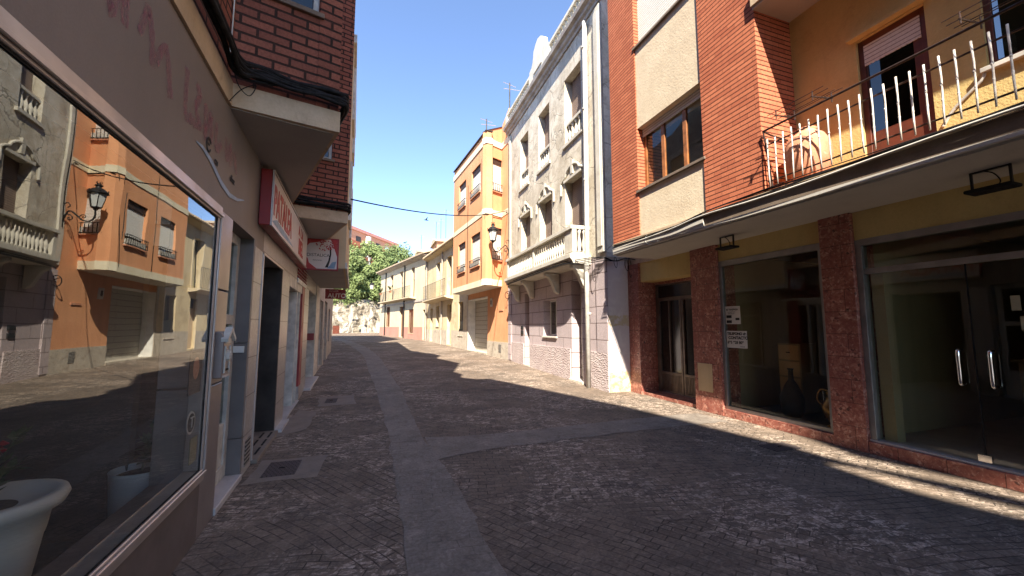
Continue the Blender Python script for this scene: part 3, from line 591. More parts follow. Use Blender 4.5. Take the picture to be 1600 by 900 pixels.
for i in range(9):
    dz=3.77+random.uniform(-.06,.07); dx=random.uniform(.02,.07)
    P=[lw(.02,7.3),lw(.1,7.5-dx),lw(.5,7.58-dx),lw(.84+dx*.3,7.68-dx),lw(.91,7.8),lw(.7,8.7)]
    tubepath('cable',[(p[0],p[1],dz+random.uniform(-.02,.02)) for p in P],random.choice([.011,.016,.02]),'black',CB2,5,6)
# ---- sand coloured building beyond, overhanging
SB=thing('sand_building','sand coloured plaster building beside the second brick bay, jutting out over the shops','building',(*lw(0,12),0))
b=MB(); b.prism([lw(-8,9.36),lw(.84,9.36),lw(.84,14.4),lw(-8,14.4)],2.87,8.4); b.build('upper_floors','beige_side',SB)
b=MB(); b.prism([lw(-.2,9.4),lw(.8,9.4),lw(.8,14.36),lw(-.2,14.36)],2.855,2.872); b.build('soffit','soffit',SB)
b=MB(); b.box(FL,9.36,14.4,.84,.9,8.2,8.4); b.box(FL,9.36,14.4,.84,.88,2.87,3.0); b.build('edge_trim','white_dirty',SB)
for z0 in (4.2,6.8):
    for u0 in (10.3,12.4):
        q=MB(); q.box(FL,u0,u0+1.1,.84,.9,z0,z0+1.5); q.build('shutter_box','white_dirty',SB)
CBg=thing('plaster_house','narrow shaded house beyond the sand coloured building, with dark shop doors','building',(*lw(0,18),0))
b=MB(); b.plate(FL,[(10.1,8.3),(14.4,8.3),(14.4,9.85),(13.3,9.95),(10.1,11.3)],-.3,-.02); b.plate(FL,[(14.4,8.8),(23.1,8.8),(23.1,9.1),(22.1,10.4),(14.4,9.85)],-.3,0); b.wall(FL,14.4,23.4,0,8.8,-.3,0,[(14.7,16.2,.2,2.5),(17.0,18.6,0.1,2.6),(19.6,21.,.9,2.4)]); b.build('wall','cornice',CBg)  # upper plates: unseen roof edges shaped to give the street shadow its outline
b=MB(); b.box(FL,14.41,23.39,-8,-.3,0,8.8); b.build('house_body','beige_side',CBg)
for a,c,z0,z1 in [(14.7,16.2,.2,2.5),(17.0,18.6,.1,2.6),(19.6,21.,.9,2.4)]:
    b=MB(); b.box(FL,a,c,-.25,-.1,z0,z1); q=b.build('shop_door','dark',CBg); b=MB(); b.box(FL,a+.1,a+.16,-.1,-.06,z0,z1); b.box(FL,c-.16,c-.1,-.1,-.06,z0,z1); b.build('door_frame','white_dirty',q)
b=MB(); b.box(FL,16.3,16.9,0,.03,0,1.1); b.box(FL,18.7,19.5,0,.03,0,1.1); b.build('stone_base','stone',CBg)
DB=thing('corner_block','plain rendered block set back where the left side of the street opens out','building',(-8,31,.4))
b=MB(); b.prism([lw(-.75,23.5),lw(-.9,34.6),lw(-8,35),lw(-8,23.5)],0,[13.9,11.4,11.4,13.9]); b.build('wall','beige_side',DB)
for z0 in (1.2,4.4,7.6):
    b=MB()
    f_=fr2(lw(-.75,23.5),lw(-.9,34.6),False)
    for u0 in (1.5,4.5,7.5): b.box(f_,u0,u0+1.2,0,.03,z0,z0+1.6)
    b.build('shutters','shutter_w',DB)
# ---- signs on the left
SG=thing('shop_sign','long white light-box sign with red lettering and red end, under the first brick bay','sign',(*lw(.13,6),2.6))
s0,s1=5.13,8.8
b=MB(); b.box(FL,s0,s1,0.001,.12,2.76,3.42); b.build('sign_box','red',SG,bevel=.008)
b=MB(); b.box(FL,s0+.02,s1-.02,.12,.132,2.79,3.39); b.build('sign_face','signw',SG,bevel=.003)
b=MB(); b.box(FL,s0,s1,.12,.14,2.76,2.785); b.box(FL,s0,s1,.12,.14,3.395,3.42); b.box(FL,s0,s0+.02,.12,.14,2.785,3.395); b.build('sign_rim','alu',SG)
tx=lambda s_,sz,y,x,z,mat,par,**k: text(s_,sz,(*lw(x,y),z),(LY.x,LY.y,0),(0,0,1),mat,par,**k)
tx('PATALEA',.50,5.2,.136,2.92,'signred',SG,sx=.70,bold=.012)
tx('A  L A',.22,7.45,.136,3.16,'signred',SG,bold=.006)
tx('BIEL',.36,7.5,.136,2.85,'signred',SG,sx=.95,bold=.012)
b=MB(); b.plate(FL,[(5.17,2.82),(5.45,2.90),(6.4,2.87),(6.9,2.83),(5.9,2.805)],.133,.135); b.build('swoosh','blue',SG)
PS=thing('hanging_sign','square projecting sign with a dark tree and pink blossom on a red bordered face','sign',(*lw(.38,9.3),2.8))
FP=Fr(lw(.08,9.28),LX,(-LY.x,-LY.y))
b=MB(); b.box(FP,-.08,.62,-.1,0,2.80,3.5); b.build('sign_box','redframe',PS,bevel=.005)
b=MB(); b.box(FP,-.05,.59,0,.006,2.83,3.47); b.build('sign_face','signw',PS)
b=MB(); b.plate(FP,[(-.05,3.47),(.35,3.47),(.2,3.4),(.05,3.37),(-.05,3.25)],.006,.008); b.plate(FP,[(.45,3.47),(.59,3.47),(.59,3.1),(.54,3.25),(.5,3.38)],.006,.008); b.plate(FP,[(-.05,2.83),(.2,2.83),(.05,2.95),(.02,3.05),(-.05,3.1)],.006,.008); b.build('red_corners','signred',PS)
b=MB(); b.plate(FP,[(.40,2.84),(.60-.05,2.84),(.58,3.0),(.5,2.98),(.45,2.9)],.007,.009); b.build('grey_hill','blue',PS)
b=MB(); tr=[(.36,2.86),(.42,2.86),(.455,3.0),(.475,3.15),(.47,3.28),(.42,3.36),(.44,3.27),(.445,3.15),(.42,3.0)]; b.plate(FP,tr,.009,.012); b.build('tree_emblem','ink',PS)
random.seed(5); b=MB()
for i in range(60):
    a=random.uniform(0,6.28); rr=random.random()**.5; u=.36+.19*rr*math.cos(a); z=3.33+.11*rr*math.sin(a); s_=random.uniform(.008,.018)
    b.plate(FP,[(u+s_*math.cos(k*1.047),z+s_*math.sin(k*1.047)) for k in range(6)],.010+i*.0001,.013+i*.0001)
b.build('blossom','signred',PS)
text('DISTALICA',.092,FP.p(-.0,.008,3.09),LX.to_3d(),(0,0,1),'ink',PS)
text('decoración',.04,FP.p(.12,.008,3.0),LX.to_3d(),(0,0,1),'ink',PS)
AS=thing('shop_sign','small red projecting sign with white capitals at the far end of the left shops','sign',(*lw(.4,14.5),2.5))
FA=Fr(lw(.15,14.45),LX,(-LY.x,-LY.y))
b=MB(); b.box(FA,0,.62,-.08,0,2.52,2.84); b.build('sign_box','redframe',AS); text('AUTO',.2,FA.p(.08,.004,2.56),LX.to_3d(),(0,0,1),'signw',AS,bold=.004)
text('ESCUELA',.07,FA.p(.12,.004,2.75),LX.to_3d(),(0,0,1),'signw',AS)
# lettering and spray paint on the brown fascia
FS=thing('fascia_lettering','small dark lettering above a pale blue swoosh on the brown shop fascia','lettering',(*lw(.01,3.8),2.8))
tx('Є',.15,3.36,.006,2.89,'ink',FS)
tx('studio  dental',.075,3.62,.006,2.86,'ink',FS,sx=.8) if False else (tx('cu',.085,3.56,.006,2.86,'ink',FS),tx('dluz',.085,3.98,.006,2.87,'ink',FS))
b=MB(); sw=[(3.18,2.885),(3.3,2.90),(3.5,2.875),(3.75,2.80),(4.0,2.77),(4.25,2.80),(4.48,2.86)]
top=[(u,z+.012*math.sin(math.pi*i/6)+.004) for i,(u,z) in enumerate(sw)]; bot=[(u,z-.028*math.sin(math.pi*i/6)-.004) for i,(u,z) in enumerate(sw)]
vs=[]; 
for (u,z),(u2,z2) in zip(top,bot): vs+=[FL.p(u,.005,z-.02),FL.p(u2,.005,z2-.02)]
b.add(vs,[(2*i,2*i+1,2*i+3,2*i+2) for i in range(6)]); b.build('blue_swoosh','blue',FS)
GF=thing('graffiti','faded pink spray paint scrawl across the brown fascia above the shop window','graffiti',(*lw(.01,2.8),3.0))
random.seed(21)
def stroke(pts,w_,k):
    b=MB(); P=spline(pts,5); vs=[]
    for i,p in enumerate(P):
        t=(P[min(i+1,len(P)-1)]-P[max(0,i-1)]).normalized(); ww=w_*random.uniform(.7,1.2); vs+=[FL.p(p.x-t.y*ww,.003+k*.0004,p.y+t.x*ww),FL.p(p.x+t.y*ww,.003+k*.0004,p.y-t.x*ww)]
    b.add(vs,[(2*i,2*i+1,2*i+3,2*i+2) for i in range(len(P)-1)]); b.build('spray_stroke','graffiti',GF)
k=0
for u0,let in ((1.95,[(0,.2),(.05,-.08)]),(2.1,[(0,.2),(.02,-.1),(.1,.16),(.13,-.08)]),(2.36,[(0,-.02),(.08,.16),(.16,-.1)]),(2.55,[(0,-.05),(.1,.1),(.2,-.15)]),
    (2.95,[(0,.17),(.02,-.12),(.14,-.1)]),(3.1,[(0,.15),(.1,.12),(.02,0),(.13,-.08),(0,-.12)]),(3.3,[(0,.12),(.02,-.12),(.12,.1),(.16,-.1)]),(3.55,[(0,.1),(.03,-.1),(.15,0)]),(3.8,[(0,.1),(.04,-.08),(.14,.08),(.16,-.1)]),(4.05,[(0,.08),(.1,-.1)])):
    stroke([(u0+a,3.08+c) for a,c in let],.034,k); k+=1
# mailbox
MX=thing('mailbox','small ornate pale metal letter box on the taupe pilaster by the shop door','mailbox',(*lw(.06,3.95),1.18))
FM=Fr(lw(.008,3.955),LY,LX)
b=MB(); b.profile(FM,-.105,.105,[(0,1.18),(.065,1.18),(.07,1.5),(.05,1.55),(0,1.56)]); b.build('box_body','pilpan',MX,bevel=.006)
b=MB(); b.plate(FM,[(-.12,1.5),(0,1.595),(.12,1.5),(.11,1.475),(0,1.56),(-.11,1.475)],.05,.10); b.build('gabled_lid','white_dirty',MX)
b=MB()
b.box(FM,-.07,.07,.068,.078,1.46,1.5); b.box(FM,-.075,-.06,.068,.078,1.22,1.44); b.box(FM,.06,.075,.068,.078,1.22,1.44); b.box(FM,-.095,.095,.068,.076,1.185,1.2); b.lathe(FM.p(0,.070,1.36),[(.0,-.05),(.03,-.03),(.035,0),(.03,.03),(0,.05)],8); b.build('scroll_ornament','white_dirty',MX)
b=MB(); b.box(FM,-.05,.05,.068,.074,1.235,1.25); b.build('letter_slot','black',MX)
EP=MB(); EP.box(Fr(lw(-.13,5.026),LX,(-LY.x,-LY.y)),.0,.1,-.002,.02,1.32,1.39); tag(EP.build('door_buzzer','white',bevel=.003),'small white door buzzer on the slate coloured door jamb beside the mailbox','buzzer')
# stickers on the glass
def glasscard(u0,u1,z0,z1,mat,nm,lab,cat,round_=False):
    b=MB()
    if round_: 
        c=((u0+u1)/2,(z0+z1)/2); b.plate(FL,[(c[0]+(u1-u0)/2*math.cos(k*math.pi/10),c[1]+(z1-z0)/2*math.sin(k*math.pi/10)) for k in range(20)],-.0,.006)
    else: b.box(FL,u0,u1,0,.006,z0,z1)
    return tag(b.build(nm,mat),lab,cat)
st=glasscard(3.40,3.56,.84,1.0,'pot_white','window_sticker','round white sticker with a letter T in the lower corner of the left shop window','sticker',True)
b=MB(); b.plate(FL,[(3.48+.065*math.cos(k*math.pi/10),.92+.065*math.sin(k*math.pi/10)) for k in range(20)],.0063,.0072); b.build('sticker_ring','interior',st)
tx('T',.11,3.452,.0095,.885,'pot_white',st)
ps=glasscard(3.38,3.62,1.12,1.42,'dark','window_poster','dark portrait poster taped inside the corner of the left shop window','poster'); b=MB(); b.plate(FL,[(3.5+.06*math.cos(k*math.pi/8),1.30+.08*math.sin(k*math.pi/8)) for k in range(16)],.0063,.0072); b.build('portrait','terracotta',ps)
n1=glasscard(3.50,3.63,.62,.80,'int_pale','paper_notice','pale paper notice below the round sticker in the left shop window','notice')
# plant pots inside the left window
def pot(c,r,h,lab,rim=True,prof=None):
    t=thing('plant_pot',lab,'plant pot',c)
    b=MB(); b.lathe(c,prof or [(r*.62,0),(r*.66,.02),(r*.8,h*.55),(r*.86,h*.57),(r*.93,h*.86),(r*1.08,h*.88),(r*1.12,h*.94),(r*1.06,h),(r*.95,h),(r*.9,h*.93),(r*.1,h*.9)],40); b.build('pot_body','pot_white',t,smooth=True)
    b=MB(); b.lathe(Vector(c)+Vector((0,0,h*.88)),[(0.01,0),(r*.86,.0),(r*.86,.02),(0.01,.03)],24); b.build('soil','soil',t)
    return t
def sprig(t,base,n,h,mat,leafr,seed):
    random.seed(seed); b=MB(); l=MB()
    for i in range(n):
        a=random.uniform(0,6.28); tip=Vector(base)+Vector((math.cos(a)*h*.4,math.sin(a)*h*.4,h*random.uniform(.5,1))); m=Vector(base).lerp(tip,.5)+Vector((0,0,h*.12)); pp=spline([tuple(base),tuple(m),tuple(tip)],4); b.tube(pp,.006,5,.002)
        for q in pp[2:]:
            for k in range(2):
                d=Vector((random.uniform(-1,1),random.uniform(-1,1),random.uniform(-.2,1))).normalized()*leafr; s_=d.cross(Vector((0,0,1))).normalized()*leafr*.3 if d.cross(Vector((0,0,1))).length>1e-4 else Vector((leafr*.3,0,0))
                l.add([q,q+d*.5+s_,q+d,q+d*.5-s_],[(0,1,2,3)])
    b.build('stems','leaf',t); l.build('leaves',mat,t)
c1=(*lw(-.54,2.66),0.02); t=pot(c1,.30,.80,'large white plastic plant pot with a wide rim inside the left shop window',prof=[(.14,0),(.155,.02),(.18,.3),(.215,.56),(.22,.575),(.225,.60),(.235,.68),(.28,.71),(.295,.745),(.285,.77),(.25,.775),(.225,.74),(.03,.72)])
sprig(t,(c1[0],c1[1],.74),4,.35,'leaf',.07,2)
b=MB()
for i in range(6): 
    a=i*1.1; b.lathe(Vector((c1[0],c1[1],1.0))+Vector((.06*math.cos(a),.06*math.sin(a),.02*i)),[(.0,0),(.025,.012),(0.,.03)],6)
b.build('flowers','petal',t)
t=pot((*lw(-.42,4.0-.05),.0),.2,.52,'smaller white planter inside the far corner of the left shop window',prof=[(.12,0),(.14,.02),(.17,.25),(.185,.5),(.19,.52),(.175,.52),(.17,.48),(.02,.47)])
sprig(t,(*lw(-.42,3.95),.5),5,.35,'leaf',.08,4)
t=thing('leafy_plant','low spiky green plant on the floor beside the large white pot','plant',(*lw(-.32,2.2),.02)); sprig(t,(*lw(-.30,2.25),.15),9,.38,'leaf',.14,9)

# ================================================================== RIGHT SIDE
# ---- brick building with granite shop fronts
RB=thing('brick_apartment_building','orange-red brick apartment building on the right with red granite shop fronts and a long balcony','building',(7,3,0))
def rb(u0,u1,d0,d1,z0,z1,name,mat,par=None,bevel=0):
    b=MB(); b.box(FR,u0,u1,d0,d1,z0,z1); return b.build(name,mat,par or RB,bevel=bevel)
for u0,u1 in ((7.97,8.385),(5.66,6.30),(3.44,3.84),(-.2,.3)): rb(u0,u1,-.4,.04,0,3.119,'granite_pillar','granite',bevel=.004)
b=MB(); b.box(FR,6.30,7.97,-.4,-.03,2.66,3.12); b.box(FR,3.84,5.66,-.4,-.03,2.80,3.12); b.box(FR,.3,3.44,-.4,-.03,2.74,3.12); b.box(FR,-6,-.2,-.4,-.03,0,3.12); b.build('plaster_band','yellow',RB)
rb(3.84,5.66,-.3,.03,0,.13,'granite_plinth','granite'); rb(.3,3.44,-.35,.03,0,.15,'granite_step','granite',bevel=.006)
rb(.3,3.44,-.36,-.0,.15,.175,'door_sill','marble_step',bevel=.004)
rb(6.30,7.97,-.62,-.02,0,.075,'door_step','granite',bevel=.006)
rb(5.86,6.2,.03,.055,.38,.90,'meter_cover','beige_side',bevel=.003); 
# street door with glazed leaves
for u0,u1,nm in ((7.97,8.02,'door_jamb'),(6.25,6.30,'door_jamb')): rb(u0-.0,u1,-.62,-.4,0,2.7,nm,'granite')
rb(6.30,7.97,-.60,-.40,2.6,2.7,'door_lintel','granite')
b=MB(); u0,u1=6.30,7.97; d0,d1=-.50,-.45
b.box(FR,u0,u0+.07,d0,d1,.075,2.62); b.box(FR,u1-.07,u1,d0,d1,.075,2.62); b.box(FR,u0,u1,d0,d1,2.2,2.28); b.box(FR,u0,u1,d0,d1,2.56,2.62)
L_=[6.37,7.08,7.12,7.90]
for a,c in ((6.37,7.12),(7.14,7.90)):
    b.box(FR,a,a+.05,d0,d1+.01,.09,2.2); b.box(FR,c-.05,c,d0,d1+.01,.09,2.2); b.box(FR,(a+c)/2-.02,(a+c)/2+.02,d0,d1+.01,.55,2.2); b.box(FR,a,c,d0,d1+.008,.5,.56); b.box(FR,a,c,d0,d1+.008,.09,.14)
dd=b.build('street_door','door_grey',RB,bevel=.004)
b=MB()
for a,c in ((6.42,7.07),(7.19,7.85)):
    k=0
    while a+k*.045<c: b.box(FR,a+k*.045,a+k*.045+.028,d0+.01,d1,.14,.5); k+=1
b.build('ribbed_panel','door_grey',dd)
b=MB(); b.box(FR,u0,u1,d0+.01,d0+.018,.1,2.6); b.build('smoked_pane','door_dark',dd)
# shop window left
b=MB(); b.box(FR,3.84,5.66,-.10,-.02,.13,.19); b.box(FR,3.84,5.66,-.10,-.02,2.70,2.80); b.box(FR,3.84,3.91,-.10,-.02,.19,2.70); b.box(FR,5.60,5.66,-.10,-.02,.19,2.70)
sw_=b.build('shop_window','alu_grey',RB,bevel=.004)
b=MB(); b.add([FR.p(3.9,-.06,.18),FR.p(5.61,-.06,.18),FR.p(5.61,-.06,2.71),FR.p(3.9,-.06,2.71)],[(0,1,2,3)]); b.build('pane','glass_right',sw_)
# glass doors
b=MB(); b.box(FR,3.37,3.44,-.14,-.02,.175,2.74); b.box(FR,.3,3.37,-.12,-.04,2.28,2.35); b.box(FR,.3,3.37,-.14,-.02,2.66,2.74); b.box(FR,.3,.37,-.14,-.02,.175,2.66)
gd=b.build('glass_doors','alu_grey',RB,bevel=.003)
b=MB(); b.box(FR,3.22,3.35,-.30,-.14,.175,2.28); b.build('door_post','int_pale',gd)
b=MB(); b.add([FR.p(.35,-.09,.185),FR.p(3.38,-.09,.185),FR.p(3.38,-.09,2.28),FR.p(.35,-.09,2.28)],[(0,1,2,3)]); b.add([FR.p(.35,-.08,2.35),FR.p(3.38,-.08,2.35),FR.p(3.38,-.08,2.66),FR.p(.35,-.08,2.66)],[(0,1,2,3)]); b.build('pane','glass_right',gd)
for u_ in (2.44,1.35):
    b=MB(); b.box(FR,u_,u_+.012,-.093,-.085,.19,2.28); b.build('pane_joint','black',gd)
for uc in (2.55,2.31):
    b=MB(); b.tube(spline([tuple(FR.p(uc,-.085,1.34)),tuple(FR.p(uc,-.035,1.345)),tuple(FR.p(uc,-.02,1.30)),tuple(FR.p(uc,-.02,1.15)),tuple(FR.p(uc,-.02,1.01)),tuple(FR.p(uc,-.035,.975)),tuple(FR.p(uc,-.085,.98))],6),.017,10); b.build('door_handle','steel',gd,smooth=True)
b=MB(); b.box(FR,2.40,2.50,-.11,-.07,.18,.26); b.build('floor_lock','steel',gd)
# interiors behind the right shops
rb(-1.,3.6,-5.2,-.4,.1,.16,'shop_floor','marble_step'); rb(3.7,5.7,-4.2,-.3,.02,.12,'shop_floor','int_floor')
b=MB(); b.box(FR,-1,3.6,-5.3,-5.2,.1,3.1); b.box(FR,-1.1,-1,-5.2,-.4,.1,3.1); b.box(FR,-1,3.6,-5.2,-.4,3.0,3.05); b.build('shop_wall','shop_int',RB)
b=MB(); b.box(FR,3.5,3.56,-5.2,-.4,.16,3.0); b.build('shop_partition','int_pale',RB)
b=MB(); b.box(FR,3.6,3.66,-4.2,-.4,.12,3.0); b.box(FR,3.66,5.9,-4.2,-4.1,.12,3.0); b.box(FR,3.66,5.8,-4.2,-.4,2.9,2.95); b.build('shop_wall','interior',RB)
b=MB(); b.box(FR,5.66,5.72,-4.2,-.4,.12,2.9); b.build('shop_partition','int_pale',RB)
rb(5.9,6.05,-4.,-.62,0,3.0,'shop_wall','interior')
CT=MB(); CT.box(FR,2.0,3.0,-3.0,-2.5,.16,1.1); CT.box(FR,1.95,3.05,-3.05,-2.45,1.1,1.14); tag(CT.build('shop_counter','int_pale',bevel=.01),'plain pale counter inside the shop behind the glass double doors','counter')
CH=thing('drawer_chest','pale chest of drawers standing inside the dark right shop window','chest',FR.p(5.0,-1.0,.12))
b=MB(); b.box(FR,4.88,5.28,-1.3,-.9,.12,1.3); b.build('chest_body','int_pale',CH,bevel=.006)
for i in range(4):
    b=MB(); b.box(FR,4.90,5.26,-.9,-.885,.18+i*.28,.43+i*.28); q=b.build('drawer','beige_side',CH,bevel=.004); b=MB(); b.box(FR,5.05,5.11,-.885,-.87,.3+i*.28,.315+i*.28); b.build('knob','black',q)
def vase(c,prof,mat,lab,hnd=True,cat='vase'):
    t=thing('vase',lab,cat,c); b=MB(); b.lathe(c,prof,24); b.build('vase_body',mat,t,smooth=True)
    if hnd:
        for s in (-1,1):
            h=max(z for r,z in prof); r=max(r for r,z in prof); C=Vector(c)
            MB().tube(spline([tuple(C+Vector((0,s*r*.8,h*.45))),tuple(C+Vector((0,s*r*1.5,h*.6))),tuple(C+Vector((0,s*r*1.2,h*.85))),tuple(C+Vector((0,s*r*.3,h*.85)))],5),.012,6).build('handle',mat,t,smooth=True)
    return t
vase(FR.p(4.1,-.4,.12),[(.08,0),(.09,.02),(.04,.06),(.12,.2),(.14,.3),(.09,.4),(.05,.45),(.08,.5),(.06,.52),(.02,.6),(.01,.62)],'brass','brass urn with two handles on the floor of the right shop window')
vase(FR.p(4.85,-.6,.12),[(.12,0),(.17,.1),(.18,.3),(.1,.5),(.04,.6),(.035,.75),(.05,.78)],'iron','dark long-necked vase in front of the chest of drawers',False)
for k_,(u_,z_,w_,h_) in enumerate(((2.15,1.76,.065,.15),(2.05,1.72,.065,.15),(2.10,1.56,.06,.14),(1.97,1.74,.06,.09))):
    b=MB(); b.box(FR,u_-w_,u_,-.098,-.094,z_,z_+h_); tag(b.build('paper_sheet','paper'),['tall paper sheet on the glass door, leftmost of a small cluster','paper sheet in the middle of the small cluster on the glass door','lower paper sheet of the small cluster on the glass door','short paper sheet at the right end of the cluster on the glass door'][k_],'paper sheet','paper sheets stuck on the glass door')  # pale rectangles added on the pane for bright shapes seen in the glass
SHF=thing('shelf_unit','pale shelf unit with boxes standing against the back of the right shop','shelf',FR.p(1.6,-4.9,.16))
b=MB(); b.box(FR,.9,.94,-5.15,-4.8,.16,2.2); b.box(FR,2.5,2.54,-5.15,-4.8,.16,2.2); b.build('side_panel','int_pale',SHF)
for z_ in (.4,.9,1.4,1.9):
    b=MB(); b.box(FR,.94,2.5,-5.15,-4.8,z_,z_+.03); b.build('shelf_board','int_pale',SHF)
random.seed(17)
for z_ in (.43,.93,1.43):
    u_=1.0
    while u_<2.3:
        w_=random.uniform(.12,.3); b=MB(); b.box(FR,u_,u_+w_,-5.1,-4.85,z_,z_+random.uniform(.15,.4)); tag(b.build('storage_carton',random.choice(['paper','beam','int_pale','terracotta'])),'carton on the back shelves of the right shop, among several alike','carton','cartons on the back shelves of the right shop'); u_+=w_+.06
ST=thing('side_chair','thin dark metal chair barely visible inside the right shop window','chair',FR.p(4.45,-1.1,.12))
b=MB(); b.box(FR,4.28,4.62,-1.3,-.95,.55,.58); b.build('seat','iron',ST)
for u in (4.3,4.6):
    for d in (-1.28,-.97): MB().tube([FR.p(u,d,.12),FR.p(u,d,.55)],.011,6).build('leg','steel',ST)
b=MB(); b.tube([FR.p(4.3,-1.28,.55),FR.p(4.3,-1.3,1.0),FR.p(4.6,-1.3,1.0),FR.p(4.6,-1.28,.55)],.011,6); b.build('backrest','steel',ST)
# notices on the glass
def notice(u0,u1,z0,z1,lab,lines):
    t=thing('paper_notice',lab,'notice',FR.p(u0,-.05,z0)); b=MB(); b.box(FR,u0,u1,-.056,-.053,z0,z1); b.build('sheet','paper',t)
    for s_,sz,z,uo,bd in lines: text(s_,sz,FR.p(u1-uo,-.0515,z),(0,-1,0),(0,0,1),'ink',t,ext=.0005,bold=bd)
    return t
notice(5.17,5.59,1.22,1.52,'white notice in bold black type giving a contact telephone, on the right shop glass',[('TELEFONO de',.062,1.45,.02,.003),('CONTACTO',.07,1.375,.04,.003),('695 928 809',.066,1.295,.02,.002),('Gracias',.03,1.24,.28,0)])
nn=notice(5.28,5.59,1.64,1.96,'white printed sheet with small black pictures above the telephone notice',[('SE TRASPASA',.042,1.885,.02,.001),('se alquila local',.028,1.85,.05,0),('información',.028,1.82,.06,0)])
for q_ in ((5.46,5.57,1.75,1.80),(5.46,5.57,1.66,1.71),(5.30,5.38,1.71,1.75)):
    b=MB(); b.box(FR,q_[0],q_[1],-.053,-.0515,q_[2],q_[3]); b.build('printed_picture','ink',nn)
# slab over the shops
SLAB0=4.9
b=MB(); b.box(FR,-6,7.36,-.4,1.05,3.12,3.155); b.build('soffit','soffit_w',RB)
b=MB(); b.box(FR,-6,7.36,-.4,1.09,3.156,3.38); b.build('slab_edge','sill',RB)
b=MB(); b.box(FR,-6,7.37,1.07,1.115,3.14,3.18); b.box(FR,4.84,7.37,1.1,1.125,3.166,3.30); b.build('drip_lip','soffit_w',RB)
b=MB(); b.box(FR,-6,7.37,1.085,1.12,3.345,3.385); b.build('top_lip','beam',RB)
rb(7.36,8.385,-.4,-.003,3.12,3.5,'wall_head','beam')
# brick piers, panels, windows above
ZT=12.4
def pan(fr,u0,u1,z0,z1,d0,d1,name,mat,ops=()):
    b=MB(); b.wall(fr,u0,u1,z0,z1,d0,d1,ops); return b.build(name,mat,RB)
pan(FR,6.5,7.42,3.38,ZT,.3,1.07,'brick_pier','brick_right')
pan(FR,3.81,4.82,3.38,ZT,.37,1.07,'brick_pier','brick_right')
wo=[(4.80,6.52,4.32,5.62),(4.80,6.52,7.38,8.7),(4.80,6.52,10.3,11.6)]
for za,zb in ((3.385,4.32),(5.62,7.38),(8.7,10.3),(11.6,ZT)): pan(FR,4.821,6.499,za,zb,.5,1.045,'roughcast_panel','render_beige')
FW=Fr((4.955,0),(0,1),(-1,0))
o=window(RB,FW,4.82,6.50,4.32,5.62,.15,'wood',3,'shutter_w',.13,'sill',fw=.075,sillout=.05)
for z0,z1 in ((7.38,8.7),(10.3,11.6)): window(RB,FW,4.82,6.50,z0,z1,.12,'wood',3,'shutter_w',1.,'sill',fw=.06,sillout=.05)
pan(FR,7.42,8.39,3.5,11.,-.4,-.2,'recessed_wall','brick_right')
# balcony recess
bw=[(2.36,3.02,3.40,5.16),(1.0,1.95,4.14,5.2),(-1.5,.2,3.4,5.16)]
pan(FR,-6,3.81,3.38,6.05,.2,.37,'balcony_wall','yellow',bw)
pan(FR,-6,3.81,6.30,ZT,.2,.37,'upper_wall','yellow')
FBK=Fr((5.63,0),(0,1),(-1,0))
b=MB(); b.box(FR,-6,3.809,.2,1.10,6.05,6.085); b.build('balcony_soffit','soffit_w',RB)
b=MB(); b.box(FR,-6,3.809,.2,1.13,6.087,6.34); b.build('upper_slab','beam',RB)
b=MB(); b.box(FR,-6,3.809,.37,1.06,3.385,3.42); b.build('balcony_floor','terracotta',RB)
# balcony door
b=MB(); f=.06
b.box(FBK,2.36,2.42,-.12,-.04,3.42,5.16); b.box(FBK,2.96,3.02,-.12,-.04,3.42,5.16); b.box(FBK,2.42,2.96,-.12,-.04,5.08,5.16); b.box(FBK,2.42,2.96,-.12,-.05,3.42,3.95); b.box(FBK,2.42,2.5,-.12,-.05,3.95,5.08)
bd=b.build('balcony_door','redwood',RB,bevel=.004)
b=MB(); b.box(FBK,2.44,2.95,-.09,-.085,3.95,5.08); b.build('pane','glass_dim',bd); b=MB(); b.box(FBK,2.42,2.96,-.05,-.035,4.82,5.08); b.build('shutter','shutter_w',bd); b=MB(); b.box(FBK,2.36,3.02,-.5,-.46,3.42,5.2); b.build('dark_room','interior',bd)
b=MB(); b.box(FBK,2.30,3.08,0,.09,5.18,5.22); b.box(FBK,2.33,3.05,-.02,.035,5.22,5.34); b.build('shutter_housing','yellow',RB)
window(RB,FBK,1.0,1.95,4.14,5.2,.04,'redwood',2,None,0,'white_dirty',glass='glass_dim',fw=.05,sillout=.05)
b=MB(); b.tube(spline([tuple(FBK.p(2.30,.02,3.7)),tuple(FBK.p(2.2,.02,3.85)),tuple(FBK.p(2.0,.02,4.02)),tuple(FBK.p(1.97,.02,4.1))],4),.014,6); b.build('awning_cord','white_dirty',RB)  # pale tube stands in for the curved sunlit edge on the wall
